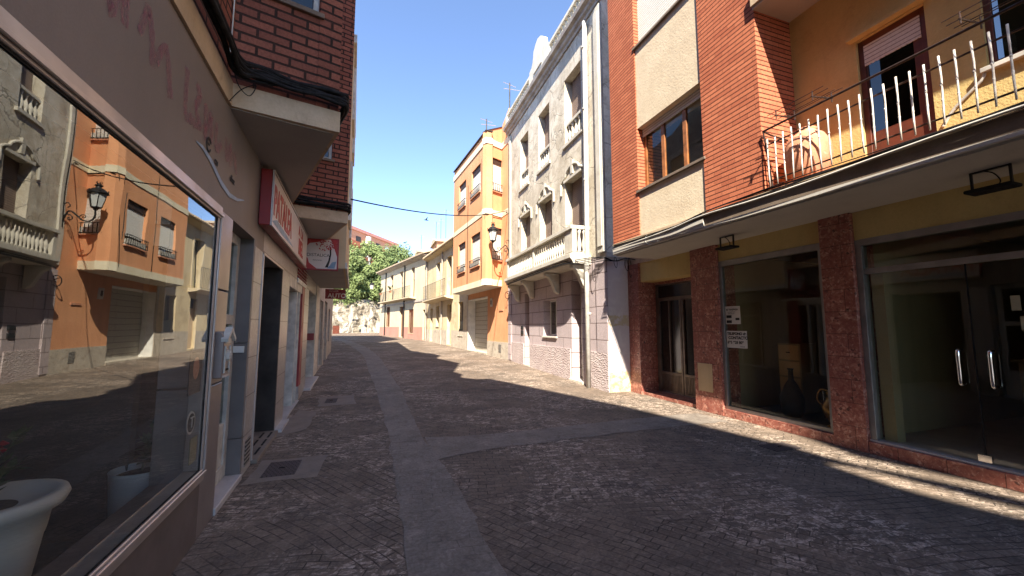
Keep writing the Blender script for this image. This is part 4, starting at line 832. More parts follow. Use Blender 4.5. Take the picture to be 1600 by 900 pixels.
# railing
RL=MB(); XR=1.1
RL.tube([FR.p(3.76,XR,4.23),FR.p(-3,XR,4.23)],.014,8); RL.tube([FR.p(3.76,XR,4.23),FR.p(3.76,.95,4.2),FR.p(3.79,.6,4.2)],.012,6); RL.tube([FR.p(3.76,XR,4.23),FR.p(3.74,XR-.02,3.95),FR.p(3.72,XR-.06,3.44)],.012,6)
RL.tube([FR.p(3.74,XR-.01,4.02),FR.p(-3,XR-.01,4.02)],.010,6); RL.tube([FR.p(3.74,XR-.01,3.52),FR.p(-3,XR-.01,3.52)],.010,6)
rl=RL.build('balcony_railing','rail_brown',RB)
i=0; u=3.70; random.seed(4)
while u>.2:
    b=MB(); uo=random.uniform(-.006,.006); zt=4.10+random.uniform(-.01,.01)
    b.tube([FR.p(u+uo,XR+.012,3.44),FR.p(u,XR+.016,3.6),FR.p(u-uo,XR+.012,3.9),FR.p(u,XR+.012,zt)],[.0075,.0085,.008,.009],8)
    for zc in (3.68,3.82): b.lathe(FR.p(u,XR+.014,zc-.012),[(.008,0),(.0105,.008),(.0105,.014),(.008,.022)],8)
    b.build('baluster','rail_white',rl,smooth=True); u-=.107
# cables along the slab
CR=thing('cable_bundle','thin black and white cables running along the slab edge below the right balcony','cable bundle',FR.p(2,1.12,3.3))
for k_ in range(6):
    z0=3.40+random.uniform(-.05,.02); r_=random.choice([.006,.009,.011]); dd_=1.13+.012*k_
    tubepath('cable',[tuple(FR.p(uu,dd_,z0+.02*math.sin(uu*1.7+k_)-.012*k_+ (0.03 if uu<5 else -.03))) for uu in [7.3,6.4,5.5,4.8,4.,3.2,2.4,1.6,.8,-.5,-3]],r_,'black' if k_<5 else 'white_dirty',CR,4,6)
tubepath('hanging_wire',[tuple(FR.p(6.2,1.14,3.35)),tuple(FR.p(6.22,1.15,3.2)),tuple(FR.p(6.1,1.14,3.13)),tuple(FR.p(5.9,1.14,3.16))],.008,'white_dirty',CR)
# terracotta jug
J=FR.p(3.42,.78,3.42); JG=thing('terracotta_jar','big pale terracotta jar standing on the right balcony behind the railing','jar',J)
b=MB(); b.lathe(J,[(.12,0),(.16,.03),(.23,.2),(.26,.36),(.25,.5),(.19,.62),(.11,.68),(.1,.70),(.12,.72),(.1,.73),(.03,.71)],32); b.build('jar_body','terracotta',JG,smooth=True)
# clothes racks on the railing
def rack(u0,u1,lab):
    t=thing('clothes_rack',lab,'clothes rack',FR.p((u0+u1)/2,1.15,4.2),'clothes racks clipped on the balcony railing')
    for uu in (u0,u1):
        b=MB(); b.tube([FR.p(uu,.95,4.29),FR.p(uu,1.32,4.24)],.009,6); b.tube([FR.p(uu,.97,4.24),FR.p(uu,.97,4.36)],.007,6); b.tube([FR.p(uu,1.30,4.2),FR.p(uu,1.30,4.31)],.007,6); b.build('bracket','rail_brown',t)
    for d,z in ((.97,4.35),(1.1,4.3),(1.22,4.29),(1.30,4.30)):
        b=MB(); b.tube([FR.p(u0-.12 if u0<u1 else u0+.12,d,z),FR.p(u1+.12,d,z)],.0045,6); b.build('drying_line','rail_brown',t)
rack(2.98,3.42,'folding clothes rack clipped to the railing above the terracotta jar'); rack(.9,1.75,'longer clothes rack clipped to the railing near the right edge')
# floodlights under the slab
def flood(u,d,lab):
    t=thing('floodlight',lab,'floodlight',FR.p(u,d,2.9),'floodlights hung under the slab'); 
    b=MB(); 
    for s in (-.13,.13): b.box(FR,u+s-.008,u+s+.008,d-.012,d+.012,2.93,3.12)
    b.box(FR,u-.138,u+.138,d-.012,d+.012,3.105,3.119); b.build('bracket','iron',t)
    b=MB(); b.box(FR,u-.16,u+.16,d-.1,d+.1,2.90,2.935); b.build('lamp_head','black',t,bevel=.008)
    tubepath('lead',[tuple(FR.p(u+.04,d,3.11)),tuple(FR.p(u-.03,d+.02,3.06)),tuple(FR.p(u-.06,d,2.98)),tuple(FR.p(u-.03,d,2.93))],.006,'black',t)
flood(5.05,.42,'slim black floodlight under the slab above the left granite pillar bay'); flood(2.0,.42,'slim black floodlight under the slab above the glass doors at the right edge')

# ---- grey building with stone balustrades
GB=thing('grey_building','tall weathered grey building with stone balustrades and a lilac stone ground floor','building',(6,12,0))
def gp(b,name,mat,bevel=0,par=None,smooth=False): return b.build(name,mat,par or GB,bevel=bevel,smooth=smooth)
up2=[(1.17,2.26,7.2,9.3),(3.46,4.47,7.2,9.3),(5.53,6.5,7.2,9.3)]; up1=[(1.2,2.3,3.52,6.0),(3.3,4.4,3.52,6.0),(5.35,6.4,3.52,6.0)]
b=MB(); b.wall(FG,0,8.02,3.4,10.42,-.4,0,up1+up2); gp(b,'upper_wall','grey_wall')
gfo=[(1.35,1.98,.1,2.93),(3.02,4.12,1.28,2.48),(5.5,6.0,.15,2.85)]
b=MB(); b.wall(FG,0,8.02,0,3.4,-.45,0,gfo); gp(b,'lower_wall','ashlar')
b=MB(); b.wall(FG,-.0,8.02,0,.95,0,.03,[(1.28,2.05,0,.96),(5.42,6.08,0,.96)]); 
def _lumpy():
    n=N('rusticated_stone'); p=n.pos((1,1,2.2)); v=n.n('TexVoronoi'); v.inputs['Scale'].default_value=13; n.l(p,v.inputs['Vector']); f=n.noise(n.pos(),3,5)
    return n.bsdf(n.mix(n.ramp(f,[(.35,0.),(.65,1.)]),(.46,.37,.36),(.55,.47,.45)),.9,v.outputs['Distance'],.7,.02)
M['lumpy']=_lumpy(); gp(b,'rusticated_base','lumpy')
# side walls and roof
b=MB(); FS1=Fr((5.38,8.4),(1,0),(0,-1)); b.wall(FS1,0.004,.64,0,3.3,-.3,.012); gp(b,'return_wall','sidewall')
b=MB(); b.wall(FS1,0,7,3.3,10.42,-.3,.0); gp(b,'side_wall','cornice')
b=MB(); b.box(FS1,-.05,.64,0,.07,3.3,3.42); b.box(FS1,-.05,.64,0,.04,3.24,3.3); gp(b,'string_course','cornice')
b=MB(); b.prism([(5.8,8.7),(12,8.7),(12,16.3),(5.95,16.3)],0,10.3); gp(b,'rear_mass','grey_wall')
# pilaster ends
b=MB(); b.box(FG,.02,.32,0,.07,3.45,10.1); b.box(FG,.06,.28,.07,.10,3.6,9.9); gp(b,'end_pilaster','grey_trim',.01)
b=MB(); b.box(FG,7.7,7.98,0,.06,3.45,10.1); gp(b,'end_pilaster','grey_trim',.01)
b=MB(); b.box(FG,.004,.5,.0,.03,.95,3.3); gp(b,'corner_pier','ashlar')
b=MB(); b.box(FG,7.6,8.0,.0,.05,.2,3.3); gp(b,'corner_pier','ashlar')
# cornice
b=MB(); b.profile(FG,-.12,8.1,[(0,10.2),(.05,10.2),(.07,10.28),(.14,10.32),(.16,10.40),(.26,10.44),(.28,10.56),(.22,10.60),(0,10.60)]); gp(b,'cornice','cornice')
# roof balustrade
def baluster(par,p,h,r,mat='grey_trim',k=8):
    b=MB(); b.lathe(p,[(r*.75,0),(r*.75,h*.06),(r*.5,h*.1),(r,h*.3),(r*.85,h*.42),(r*.42,h*.66),(r*.42,h*.8),(r*.72,h*.86),(r*.72,h)],k); return b.build('baluster',mat,par,smooth=True)
b=MB(); b.box(FG,0,8.02,.0,.18,11.02,11.12); b.box(FG,0,8.02,.02,.16,10.60,10.66)
for u0,u1 in ((-.0,.25),(7.75,8.02),(3.0,3.2),(4.75,4.95)): b.box(FG,u0,u1,.0,.18,10.66,11.02)
rb_=gp(b,'roof_balustrade','grey_trim')
u=.36
while u<7.7:
    if not 2.95<u<5.0: baluster(rb_,FG.p(u,.09,10.66),.36,.06)
    u+=.19
# pediment
pp=[(3.1,10.61),(4.85,10.61),(4.85,11.2),(4.62,11.25),(4.5,11.4),(4.4,11.75),(4.2,11.9),(3.98,11.98),(3.75,11.9),(3.55,11.75),(3.45,11.4),(3.33,11.25),(3.1,11.2)]
b=MB(); b.plate(FG,pp,.0,.2); b.plate(FG,[(3.6,10.8),(4.35,10.8),(4.3,11.5),(3.98,11.72),(3.65,11.5)],.2,.24); gp(b,'pediment','grey_trim',.01)
# windows
for (a,c,z0,z1) in up2:
    o=window(GB,FG,a+.02,c-.02,z0+.0,z1,.28,'shutter_b',2,'shutter_b',.62,None,fw=.06)
    b=MB(); b.box(FG,a,c,-.2,-.06,z0,z0+.07); b.box(FG,a,c,-.19,-.05,z0+.6,z0+.68); b.build('window_balustrade','grey_trim',o)
    for i in range(5): baluster(o,FG.p(a+(c-a)*(i+.5)/5,-.125,z0+.07),.53,.075)
    b=MB(); b.box(FG,a-.1,c+.1,0,.06,z0-.12,z0-.02); b.build('sill','grey_trim',o)
for (a,c,z0,z1) in up1:
    o=window(GB,FG,a+.02,c-.02,z0,z1,.26,'shutter_b',2,'shutter_b',.97,None,fw=.06)
    m=(a+c)/2; hw=(c-a)/2
    # hood moulding: flattened arch with dropped ends and keystone
    arc=[(m-hw-.22,z1-.35),(m-hw-.2,z1+.02),(m-hw-.05,z1+.1)]+[(m+ (hw-.1)*math.sin(t_),z1+.12+.26*math.cos(t_)) for t_ in [x*.35 for x in range(-4,5)]]+[(m+hw+.05,z1+.1),(m+hw+.2,z1+.02),(m+hw+.22,z1-.35)]
    b=MB(); b.tube([FG.p(x,.03,z) for x,z in arc],.036,6); b.plate(FG,[(m-.06,z1+.1),(m+.06,z1+.1),(m+.08,z1+.50),(m-.08,z1+.50)],0,.06); b.box(FG,a-.02,c+.02,0,.05,z1-.02,z1+.06)
    b.build('hood_moulding','grey_trim',o)
# render grooves (block joints) on the upper wall
# balcony
b=MB(); b.profile(FG,.78,6.7,[(0,3.24),(.52,3.26),(.56,3.34),(.62,3.40),(.62,3.50),(0,3.50)]); bal=gp(b,'balcony','grey_trim')
b=MB(); b.box(FG,.80,6.68,.40,.57,4.18,4.28); b.box(FG,.82,6.66,.40,.52,3.50,3.57); b.box(FG,.80,.92,0,.38,4.18,4.28); b.box(FG,.82,.9,0,.40,3.5,3.57); b.box(FG,6.56,6.68,0,.38,4.18,4.28)
b.box(FG,.81,1.28,.40,.525,3.57,4.18); b.box(FG,6.5,6.67,.40,.525,3.57,4.18); b.box(FG,3.65,3.8,.40,.525,3.57,4.18)
br_=gp(b,'balcony_balustrade','grey_trim',.006)
u=1.38
while u<6.46:
    if not 3.58<u<3.86: baluster(br_,FG.p(u,.46,3.57),.61,.065)
    u+=.165
baluster(br_,FG.p(.86,.16,3.57),.61,.065); baluster(br_,FG.p(.86,.3,3.57),.61,.065)
for uc in (1.0,2.8,5.0,6.6):
    b=MB(); b.profile(FG,uc-.09,uc+.09,[(0.03,3.24),(.50,3.24),(.48,3.15),(.38,3.10),(.30,2.98),(.22,2.80),(.17,2.68),(.1,2.62),(0.03,2.60)]); b.build('bracket','grey_trim',bal,bevel=.01)
# ground floor door, window
def gdoor(a,c,z0,z1,dep,mat,glassm='door_dark'):
    b=MB(); b.box(FG,a,a+.06,-dep-.05,-dep,z0,z1); b.box(FG,c-.06,c,-dep-.05,-dep,z0,z1); b.box(FG,a,c,-dep-.05,-dep,z1-.06,z1); b.box(FG,a,c,-dep-.05,-dep,2.18,2.26); b.box(FG,a,c,-dep-.05,-dep,z0,z0+.08); o=gp(b,'street_door',mat,.004)
    b=MB(); b.box(FG,a+.05,c-.05,-dep-.04,-dep-.02,z0+.08,2.18); b.build('door_leaf','door_grey' if mat=='white_dirty' else 'redwood',o)
    b=MB(); b.box(FG,a+.05,c-.05,-dep-.04,-dep-.03,2.26,z1-.05); b.build('transom',glassm,o); return o
o=gdoor(1.35,1.98,.1,2.93,.3,'white_dirty')
b=MB()
for i in range(4): b.box(FG,1.42,1.9,-.31,-.295,2.32+i*.14,2.42+i*.14)
b.build('transom_grille','white_dirty',o)
b=MB(); b.box(FG,1.5,1.8,-.318,-.312,1.65,1.9); b.build('door_paper','paper',o)
gdoor(5.5,6.0,.15,2.85,.3,'redwood')
b=MB(); b.box(FG,1.25,2.08,-.3,.06,0,.11); b.box(FG,5.42,6.08,-.3,.04,.05,.17); gp(b,'door_step','grey_trim',.01)
window(GB,FG,3.02,4.12,1.28,2.48,.25,'white',2,None,0,'grey_trim',fw=.06,sillout=.05)
b=MB(); b.box(FG,6.15,6.4,.0,.03,1.5,1.62); b.box(FG,6.15,6.4,0,.03,1.3,1.42); gp(b,'house_numbers','ink')
# drainpipe
b=MB(); b.tube([FG.p(.74,.16,.02),FG.p(.74,.16,3.2),FG.p(.72,.14,3.5),FG.p(.72,.10,10.1)],.062,10)
for z in (1.9,3.1,5.5,7.5,9.3): b.lathe(FG.p(.735,.13,z),[(.07,0),(.075,.01),(.075,.05),(.07,.06)],10)
gp(b,'drainpipe','white_dirty',smooth=True)
# cables on the grey building
GC=thing('cable_tangle','tangle of thin black cables along the foot of the stone balcony and around the corner','cable bundle',(5.2,9,3.3))
random.seed(8)
for k_ in range(4):
    tubepath('cable',[tuple(FG.p(uu,dd_+.01*k_,zz+.02*math.sin(uu*3+k_)-.03*k_)) for uu,dd_,zz in ((6.7,.5,3.36),(5,.56,3.36),(3,.57,3.38),(1.2,.57,3.36),(.75,.45,3.32),(.4,.12,3.34),(.0,.07,3.30))]+[(5.55,8.3-.01*k_,3.2),(5.85,8.28,3.28),(6.02,8.1,3.22)],.011,'black',GC,5,6)
for x,h in ((5.52,.28),(5.83,.34),(5.93,.5)):
    tubepath('hanging_loop',[(x,8.28,3.3),(x-.04,8.24,3.3-h*.6),(x+.01,8.22,3.3-h),(x+.06,8.26,3.3-h*.5),(x+.03,8.28,3.3)],.007,'black',GC)
tubepath('hanging_wire',[tuple(FG.p(.55,.1,3.3)),tuple(FG.p(.5,.12,2.9)),tuple(FG.p(.42,.1,2.75)),tuple(FG.p(.2,.1,3.1))],.007,'black',GC)
tubepath('wall_cable',[tuple(FG.p(7.85,.07,4.6)),tuple(FG.p(7.85,.08,7)),tuple(FG.p(7.9,.07,9.8))],.012,'black',GC)
# wall lantern
LP=thing('wall_lantern','ornate black lantern on a scrolled iron bracket between the grey and orange buildings','street lamp',(4.7,16.2,4.9))
base=Vector((5.5,16.3,0)); lx,ly=4.72,16.2
b=MB(); b.tube(spline([(5.5,16.3,4.75),(5.35,16.28,5.12),(5.15,16.25,5.0),(5.0,16.24,4.86),(4.82,16.21,4.84),(4.72,16.2,4.98),(4.72,16.2,5.2)],6),.022,8)
sc=[(5.33+.17*math.exp(-.28*t_)*math.cos(t_)*1.0,16.28,4.9+.17*math.exp(-.28*t_)*math.sin(t_)) for t_ in [x*.5 for x in range(0,20)]]
b.tube(sc,.015,6); sc=[(4.98+.10*math.exp(-.25*t_)*math.cos(t_),16.24,4.96+.1*math.exp(-.25*t_)*math.sin(t_)) for t_ in [x*.5 for x in range(0,16)]]; b.tube(sc,.012,6)
b.tube([(5.5,16.3,4.5),(5.5,16.3,5.35)],.025,8); b.tube(spline([(5.5,16.3,5.3),(5.4,16.29,5.38),(5.33,16.28,5.3),(5.38,16.28,5.22)],5),.014,6); b.build('bracket','iron',LP,smooth=True)
def hexl(c,prof,k=6): m=MB(); m.lathe(c,prof,k); return m
hexl((lx,ly,5.2),[(.05,0),(.06,.03),(.12,.06),(.13,.09)]).build('lantern_foot','iron',LP)
hexl((lx,ly,5.29),[(.115,0),(.2,.42)]).build('lantern_glass','lampglass',LP)
b=MB()
for j in range(6):
    a=j*math.pi/3; b.tube([(lx+.12*math.cos(a),ly+.12*math.sin(a),5.28),(lx+.205*math.cos(a),ly+.205*math.sin(a),5.72)],.011,5)
b.build('lantern_ribs','iron',LP)
m=MB(); m.lathe((lx,ly,5.70),[(.22,0),(.25,.02),(.25,.05),(.2,.1),(.14,.17),(.07,.2),(.06,.24),(.1,.27),(.08,.30),(.02,.31)],12)
for j in range(6): a=j*math.pi/3; m.lathe((lx+.24*math.cos(a),ly+.24*math.sin(a),5.76),[(.01,0),(.02,.03),(.005,.07)],6)
m.build('lantern_cap','iron',LP)
m=MB()
for j in range(5): a=j*1.256; m.tube([(lx,ly,5.98),(lx+.05*math.cos(a),ly+.05*math.sin(a),6.04),(lx+.07*math.cos(a),ly+.07*math.sin(a),6.1)],.01,5)
m.build('crown_finial','iron',LP)
CO=MB(); CO.tube([(5.35+.0,16.25,3.05)]+[(5.40+.12*math.cos(t_),16.22-.02*math.sin(t_),2.95+.16*math.sin(t_)) for t_ in [x*.5 for x in range(30)]],.012,6); tag(CO.build('cable_coil','black'),'coil of black cable hanging below the stone balcony at the orange building corner','cable')

# ---- orange building
OB=thing('orange_building','bright orange building with a jutting bay, cream bands and a pale garage door','building',(6,19,.2))
gar=(2.7,6.0,.25,3.12)
b=MB(); b.wall(FO,0,6.22,.9,3.45,-.5,0,[gar]); b.build('lower_wall','orange',OB)
for a_,c_ in ((-.02,2.7),(6.0,6.22)):
    b=MB(); b.box(FO,a_,c_,-.5,.02,0,.9); b.build('plinth','stone',OB)
b=MB(); b.wall(FO,5.98,6.2,0,3.4,0,.03); b.build('corner_pilaster','stone',OB)
b=MB(); b.box(FO,2.72,5.98,-.46,-.42,.2,3.1); g_=b.build('garage_door','garage',OB)
b=MB(); b.box(FO,3.4,3.5,-.42,-.40,1.2,1.4); b.box(FO,3.3,3.45,-.42,-.40,.55,.62); b.build('handle','black',g_)
b=MB(); b.box(FO,5.96,6.0,-.45,-.0,.2,3.1); b.box(FO,2.7,6.0,-.42,-.02,3.06,3.1); b.build('garage_reveal','white',g_)
b=MB(); b.box(FO,2.7,6.0,-.5,.06,.1,.28); b.build('threshold','stone',OB)
b=MB(); b.box(FO,.82,1.12,.02,.03,.42,.78); b.build('vent_grille','vent',OB)
b=MB(); b.box(FO,1.95,2.2,0,.05,2.55,2.95); q=b.build('meter_box','white_dirty',OB); b=MB(); b.box(FO,2.02,2.13,.05,.055,2.65,2.85); b.build('meter_window','black',q)
b=MB(); b.box(FO,.6,1.1,0,.03,2.3,2.36); b.build('street_plate','terracotta',OB)
Z0,Z1=3.42,10.2
bw_=[(.78,2.12,4.42,6.0),(3.06,4.33,4.42,6.0),(.78,2.12,7.9,9.3),(3.06,4.33,7.9,9.3)]
b=MB(); b.wall(FOB,0,5.38,3.7,Z1,-.3,0,bw_); b.wall(FON,0.0,1.03,3.7,Z1,-.25,0,[(.28,1.0,4.6,6.1),(.28,1.0,7.78,9.38)]); b.wall(FO,-.02,.95,3.45,Z1,-.5,0); 
b.build('upper_wall','orange',OB)
FOE=fr2((4.11,22.15),(5.0,22.6),False)
b=MB(); b.box(Fr((4.11,22.13),(.9,.4),(-.4,.9)),0,1.1,-.2,0,3.42,Z1); b.build('far_end_wall','orange',OB)
poly=[(4.57,16.8),(5.49,17.25),(5.05,22.55),(4.11,22.15)]
def outset(z0,z1,e,name='cream_band',mat='cream'):
    b=MB(); b.box(FOB,-.03,5.42,-.3,e,z0,z1); b.box(FON,-.03,1.03,-.25,e,z0,z1); return b.build(name,mat,OB)
outset(3.42,3.70,.03); outset(6.64,6.88,.025); outset(9.92,10.2,.04)
b=MB(); b.box(FO,-.02,.85,-.4,.02,6.64,6.88); b.box(FO,-.02,.85,-.4,.03,9.92,10.2); b.build('cream_band','cream',OB)
b=MB(); b.prism(poly,3.40,3.425); b.build('soffit','soffit_w',OB)
b=MB(); b.prism([(4.6,16.85),(5.5,17.2),(5.5,16.4),(11,16.4),(11,22.5),(4.2,22.1)],10.1,10.25); b.prism([(6.1,16.5),(11,16.5),(11,22.5),(6.,22.5)],0,10.1); b.build('building_mass','orange',OB)
b=MB(); b.plate(FON,[(0,10.2),(1.03,10.2),(1.03,11.05),(0,10.5)],-.25,-.02); b.plate(FO,[(-.02,10.2),(.85,10.2),(.85,11.05),(-.02,11.55)],-.3,0); b.plate(FOB,[(0,10.2),(5.4,10.2),(5.4,10.45),(0,10.5)],-.25,-.02); b.build('parapet','orange',OB)
b=MB(); b.box(FOB,-.04,5.42,-.3,.06,10.5,10.54); b.build('parapet_cap','rail_brown',OB)
b=MB(); b.plate(FON,[(0,10.5),(1.03,11.05),(1.03,11.10),(0,10.55)],-.28,.01); b.build('parapet_cap','rail_brown',OB)
def owin(fr,a,c,z0,z1,sh,railout=.05):
    o=window(OB,fr,a,c,z0,z1,.12,'white_dirty',1,'shutter_w',sh,'terracotta',fw=.04,sillout=.08)
    b=MB()
    for z in (z0+.02,z0+.34): b.box(fr,a-.06,c+.06,.07,.09,z,z+.02)
    k=0
    while a-.05+k*.13<c+.06: b.box(fr,a-.05+k*.13,a-.037+k*.13,.07,.085,z0+.02,z0+.35); k+=1
    for u_ in (a-.06,c+.05): b.box(fr,u_,u_+.012,0,.08,z0+.33,z0+.35); b.box(fr,u_,u_+.012,0,.08,z0+.03,z0+.05)
    b.build('window_rail','iron',o)
    b=MB(); b.box(fr,a+.05,c-.05,-.05,.06,z0+.0,z0+.22); b.build('ledge_planter','white_dirty',o)
for a,c,z0,z1 in bw_: owin(FOB,a,c,z0,z1,.78)
owin(FON,.28,1.0,4.6,6.1,.95); owin(FON,.28,1.0,7.78,9.38,.95)
for fr_,a,c,z0,z1 in [(FOB,)+w_ for w_ in bw_]+[(FON,.28,1.0,7.78,9.38),(FON,.28,1.0,4.6,6.1)]:
    b=MB(); b.box(fr_,a+.01,c-.01,-.12,-.06,z1-.26,z1-.0); b.build('shutter_housing','rail_brown',OB)

# ---- old yellow house
def facade_house(root,fr,L,eave,wallmat,ops,z0=0.):
    b=MB(); b.wall(fr,0,L,z0,eave,-.4,0,ops); b.build('wall',wallmat,root)
H1_=thing('old_yellow_house','old two-storey yellow house with peeling plaster and tiled eave beside the orange building','building',(5,28,.3))
L1=10.65
h1o=[(3.3,4.5,3.62,6.35),(6.4,7.5,3.62,6.35),(.75,1.75,1.05,3.1),(3.25,4.4,.4,3.08),(6.6,7.5,1.6,3.1),(8.6,9.4,.45,3.0)]
facade_house(H1_,FH1,L1,7.1,'house_y',h1o)
b=MB(); b.prism([tuple(FH1.p(0,-.4,0).xy),tuple(FH1.p(L1,-.4,0).xy),tuple(FH1.p(L1,-7,0).xy),tuple(FH1.p(0,-7,0).xy)],0,7.05); b.build('house_body','house_y',H1_)
b=MB(); b.profile(FH1,-.3,L1+.1,[(.42,7.08),(.45,7.16),(-3.5,9.1),(-7.2,7.2),(-7.2,7.1),(-3.5,8.95)]); b.build('roof','tile_pale',H1_)
b=MB(); b.profile(FH1,0,L1,[(0,6.9),(.1,6.95),(.36,7.06),(.36,7.1),(0,7.1)]); b.build('eave','house_y',H1_)
b=MB()
for i in range(46): u=.1+i*.23; b.tube([FH1.p(u,.46,7.14),FH1.p(u,-.6,7.68)],.075,6)
b.build('eave_tiles','tile_pale',H1_,smooth=True)
for a,c,z0,z1 in h1o[:2]:
    window(H1_,FH1,a+.02,c-.02,z0,z1,.25,'dark',2,None,0,None,fw=.07,name='balcony_door')
    b=MB(); b.box(FH1,a-.16,a,0,.03,z0,z1+.12); b.box(FH1,c,c+.16,0,.03,z0,z1+.12); b.box(FH1,a,c,0,.03,z1,z1+.12); b.build('window_surround','house_c',H1_)
o=window(H1_,FH1,.77,1.73,1.05,3.1,.25,'jamb',2,None,0,'stone',fw=.07); b=MB(); b.box(FH1,.9,1.6,-.15,-.1,1.1,1.9); b.build('window_guard','iron',o)
for a,c,z0,z1 in (h1o[3],h1o[5]):
    b=MB(); b.box(FH1,a,c,-.3,-.22,z0,z1-.5); b.box(FH1,(a+c)/2-.03,(a+c)/2+.03,-.22,-.19,z0,z1-.5); q=b.build('street_door','beam' if a<5 else 'redwood',H1_); b=MB(); b.box(FH1,a,c,-.3,-.26,z1-.5,z1); b.build('transom','dark',q)
window(H1_,FH1,6.62,7.48,1.6,3.1,.2,'redwood',2,None,0,'stone',fw=.06)
b=MB(); b.profile(FH1,2.9,9.7,[(0,3.38),(.4,3.44),(.6,3.52),(.6,3.6),(0,3.6)]); bb=b.build('balcony','house_c',H1_)
iron_rail(bb,FH1,2.95,9.6,.56,3.62,4.72,'iron',.19,.008,'railing',ends=.0)
b=MB(); b.tube([FH1.p(5.6,.08,.3),FH1.p(5.6,.08,7.0)],.05,8); b.tube([FH1.p(10.55,.1,.4),FH1.p(10.55,.1,7.0)],.05,8); b.build('drainpipe','cornice',H1_)
b=MB(); b.wall(FH1,0,L1,0,1.35,0,.015,[(3.25,4.4,0,2),(8.6,9.4,0,2)]); b.build('dado','stone',H1_)

# ---- cream house with pink dado
H2_=thing('cream_house','cream two-storey house with a pink dado and long iron balcony where the street bends','building',(2,40,.6))
L2=14.62; e2=7.62
h2o=[(3.2,4.1,4.25,6.95),(6.6,7.5,4.25,6.95),(9.8,10.8,4.25,6.95),(3.3,4.6,1.0,3.15),(6.1,7.4,.6,3.5),(10.7,12.0,1.55,3.65),(.45,.95,.55,3.0)]
facade_house(H2_,FH2,L2,e2,'house_c',h2o)
b=MB(); b.prism([tuple(FH2.p(0,-.4,0).xy),tuple(FH2.p(L2,-.4,0).xy),tuple(FH2.p(L2,-8,0).xy),tuple(FH2.p(0,-8,0).xy)],0,e2-.05); b.box(FH2,L2-.01,L2,-.4,0,0,e2); b.build('house_body','house_c',H2_)
b=MB(); b.profile(FH2,-.2,L2+.35,[(.5,e2+.0),(.52,e2+.12),(-4,e2+1.7),(-8.4,e2+.1),(-8.4,e2),(-4,e2+1.5)]); b.build('roof','tile_pale',H2_)
b=MB(); b.profile(FH2,0,L2+.2,[(0,e2-.25),(.12,e2-.2),(.42,e2-.05),(.42,e2-.001),(0,e2-.001)]); b.build('eave','cornice',H2_)
b=MB(); b.wall(FH2,0,L2,0,1.55,0,.02,[(6.1,7.4,0,2),(3.3,4.6,1.0,2),(.45,.95,0,2)]); b.build('dado','pink',H2_)
b=MB(); b.box(FH2,0,L2+.03,0,.06,3.72,3.9); b.build('string_course','cornice',H2_)
for a,c,z0,z1 in h2o[:3]: window(H2_,FH2,a+.02,c-.02,z0,z1,.22,'dark',2,'shutter_b',.4,None,fw=.07,name='balcony_door')
for a,c,z0,z1 in (h2o[3],h2o[5]):
    o=window(H2_,FH2,a+.02,c-.02,z0,z1,.18,'redwood',2,None,0,'house_c',fw=.09); b=MB()
    k=a+.1
    while k<c: b.box(FH2,k,k+.02,-.03,-.01,z0,z1); k+=.16
    b.build('window_bars','redwood',o)
for a,c,z0,z1 in (h2o[4],h2o[6]):
    b=MB(); b.box(FH2,a,c,-.3,-.22,z0,z1); b.box(FH2,(a+c)/2-.04,(a+c)/2+.04,-.22,-.18,z0,z1); b.build('street_door','redwood' if a>1 else 'dark',H2_)
b=MB(); b.profile(FH2,2.7,13.3,[(0,4.02),(.5,4.08),(.62,4.12),(.62,4.2),(0,4.2)]); bb=b.build('balcony','house_c',H2_)
iron_rail(bb,FH2,2.75,13.2,.58,4.22,5.2,'iron',.24,.012,'railing',ends=.0)
b=MB(); b.tube([FH2.p(5.85,.08,.5),FH2.p(5.85,.08,7.4)],.055,8); b.tube([FH2.p(12.3,.08,.6),FH2.p(12.3,.08,7.4)],.055,8); b.tube([FH2.p(.1,.08,.5),FH2.p(.1,.08,7.4)],.05,8); b.build('drainpipe','iron',H2_)
for uu in (9.2,12.9):
    P=FH2.p(uu,.45,5.0); t=thing('balcony_plant',('potted plant on the middle of the cream house balcony rail' if uu<10 else 'potted plant at the far end of the cream house balcony rail'),'plant',P,'plants on the cream house balcony'); b=MB(); b.lathe(P,[(.1,0),(.15,.2),(.16,.22)],10); b.build('pot','terracotta',t); sprig(t,P+Vector((0,0,.2)),7,.5,'leaf',.16,int(uu*10))
# ---- lantern on the corner of the cream house
q=FH2.p(14.3,0,0); FLN=thing('wall_lantern','small grey lantern on a thin arm at the far corner of the cream house','street lamp',FH2.p(14.3,1.0,5.9))
b=MB(); b.tube(spline([tuple(FH2.p(14.3,0,6.3)),tuple(FH2.p(14.3,.6,6.5)),tuple(FH2.p(14.3,1.05,6.45))],5),.03,6); b.build('bracket','iron',FLN)
cL=FH2.p(14.3,1.05,5.75); b=MB(); b.lathe(cL,[(.14,0),(.24,.45)],6); b.build('lantern_glass','lampglass',FLN); b=MB(); b.lathe(cL+Vector((0,0,.45)),[(.28,0),(.15,.15),(.05,.25)],8); b.build('lantern_cap','iron',FLN)

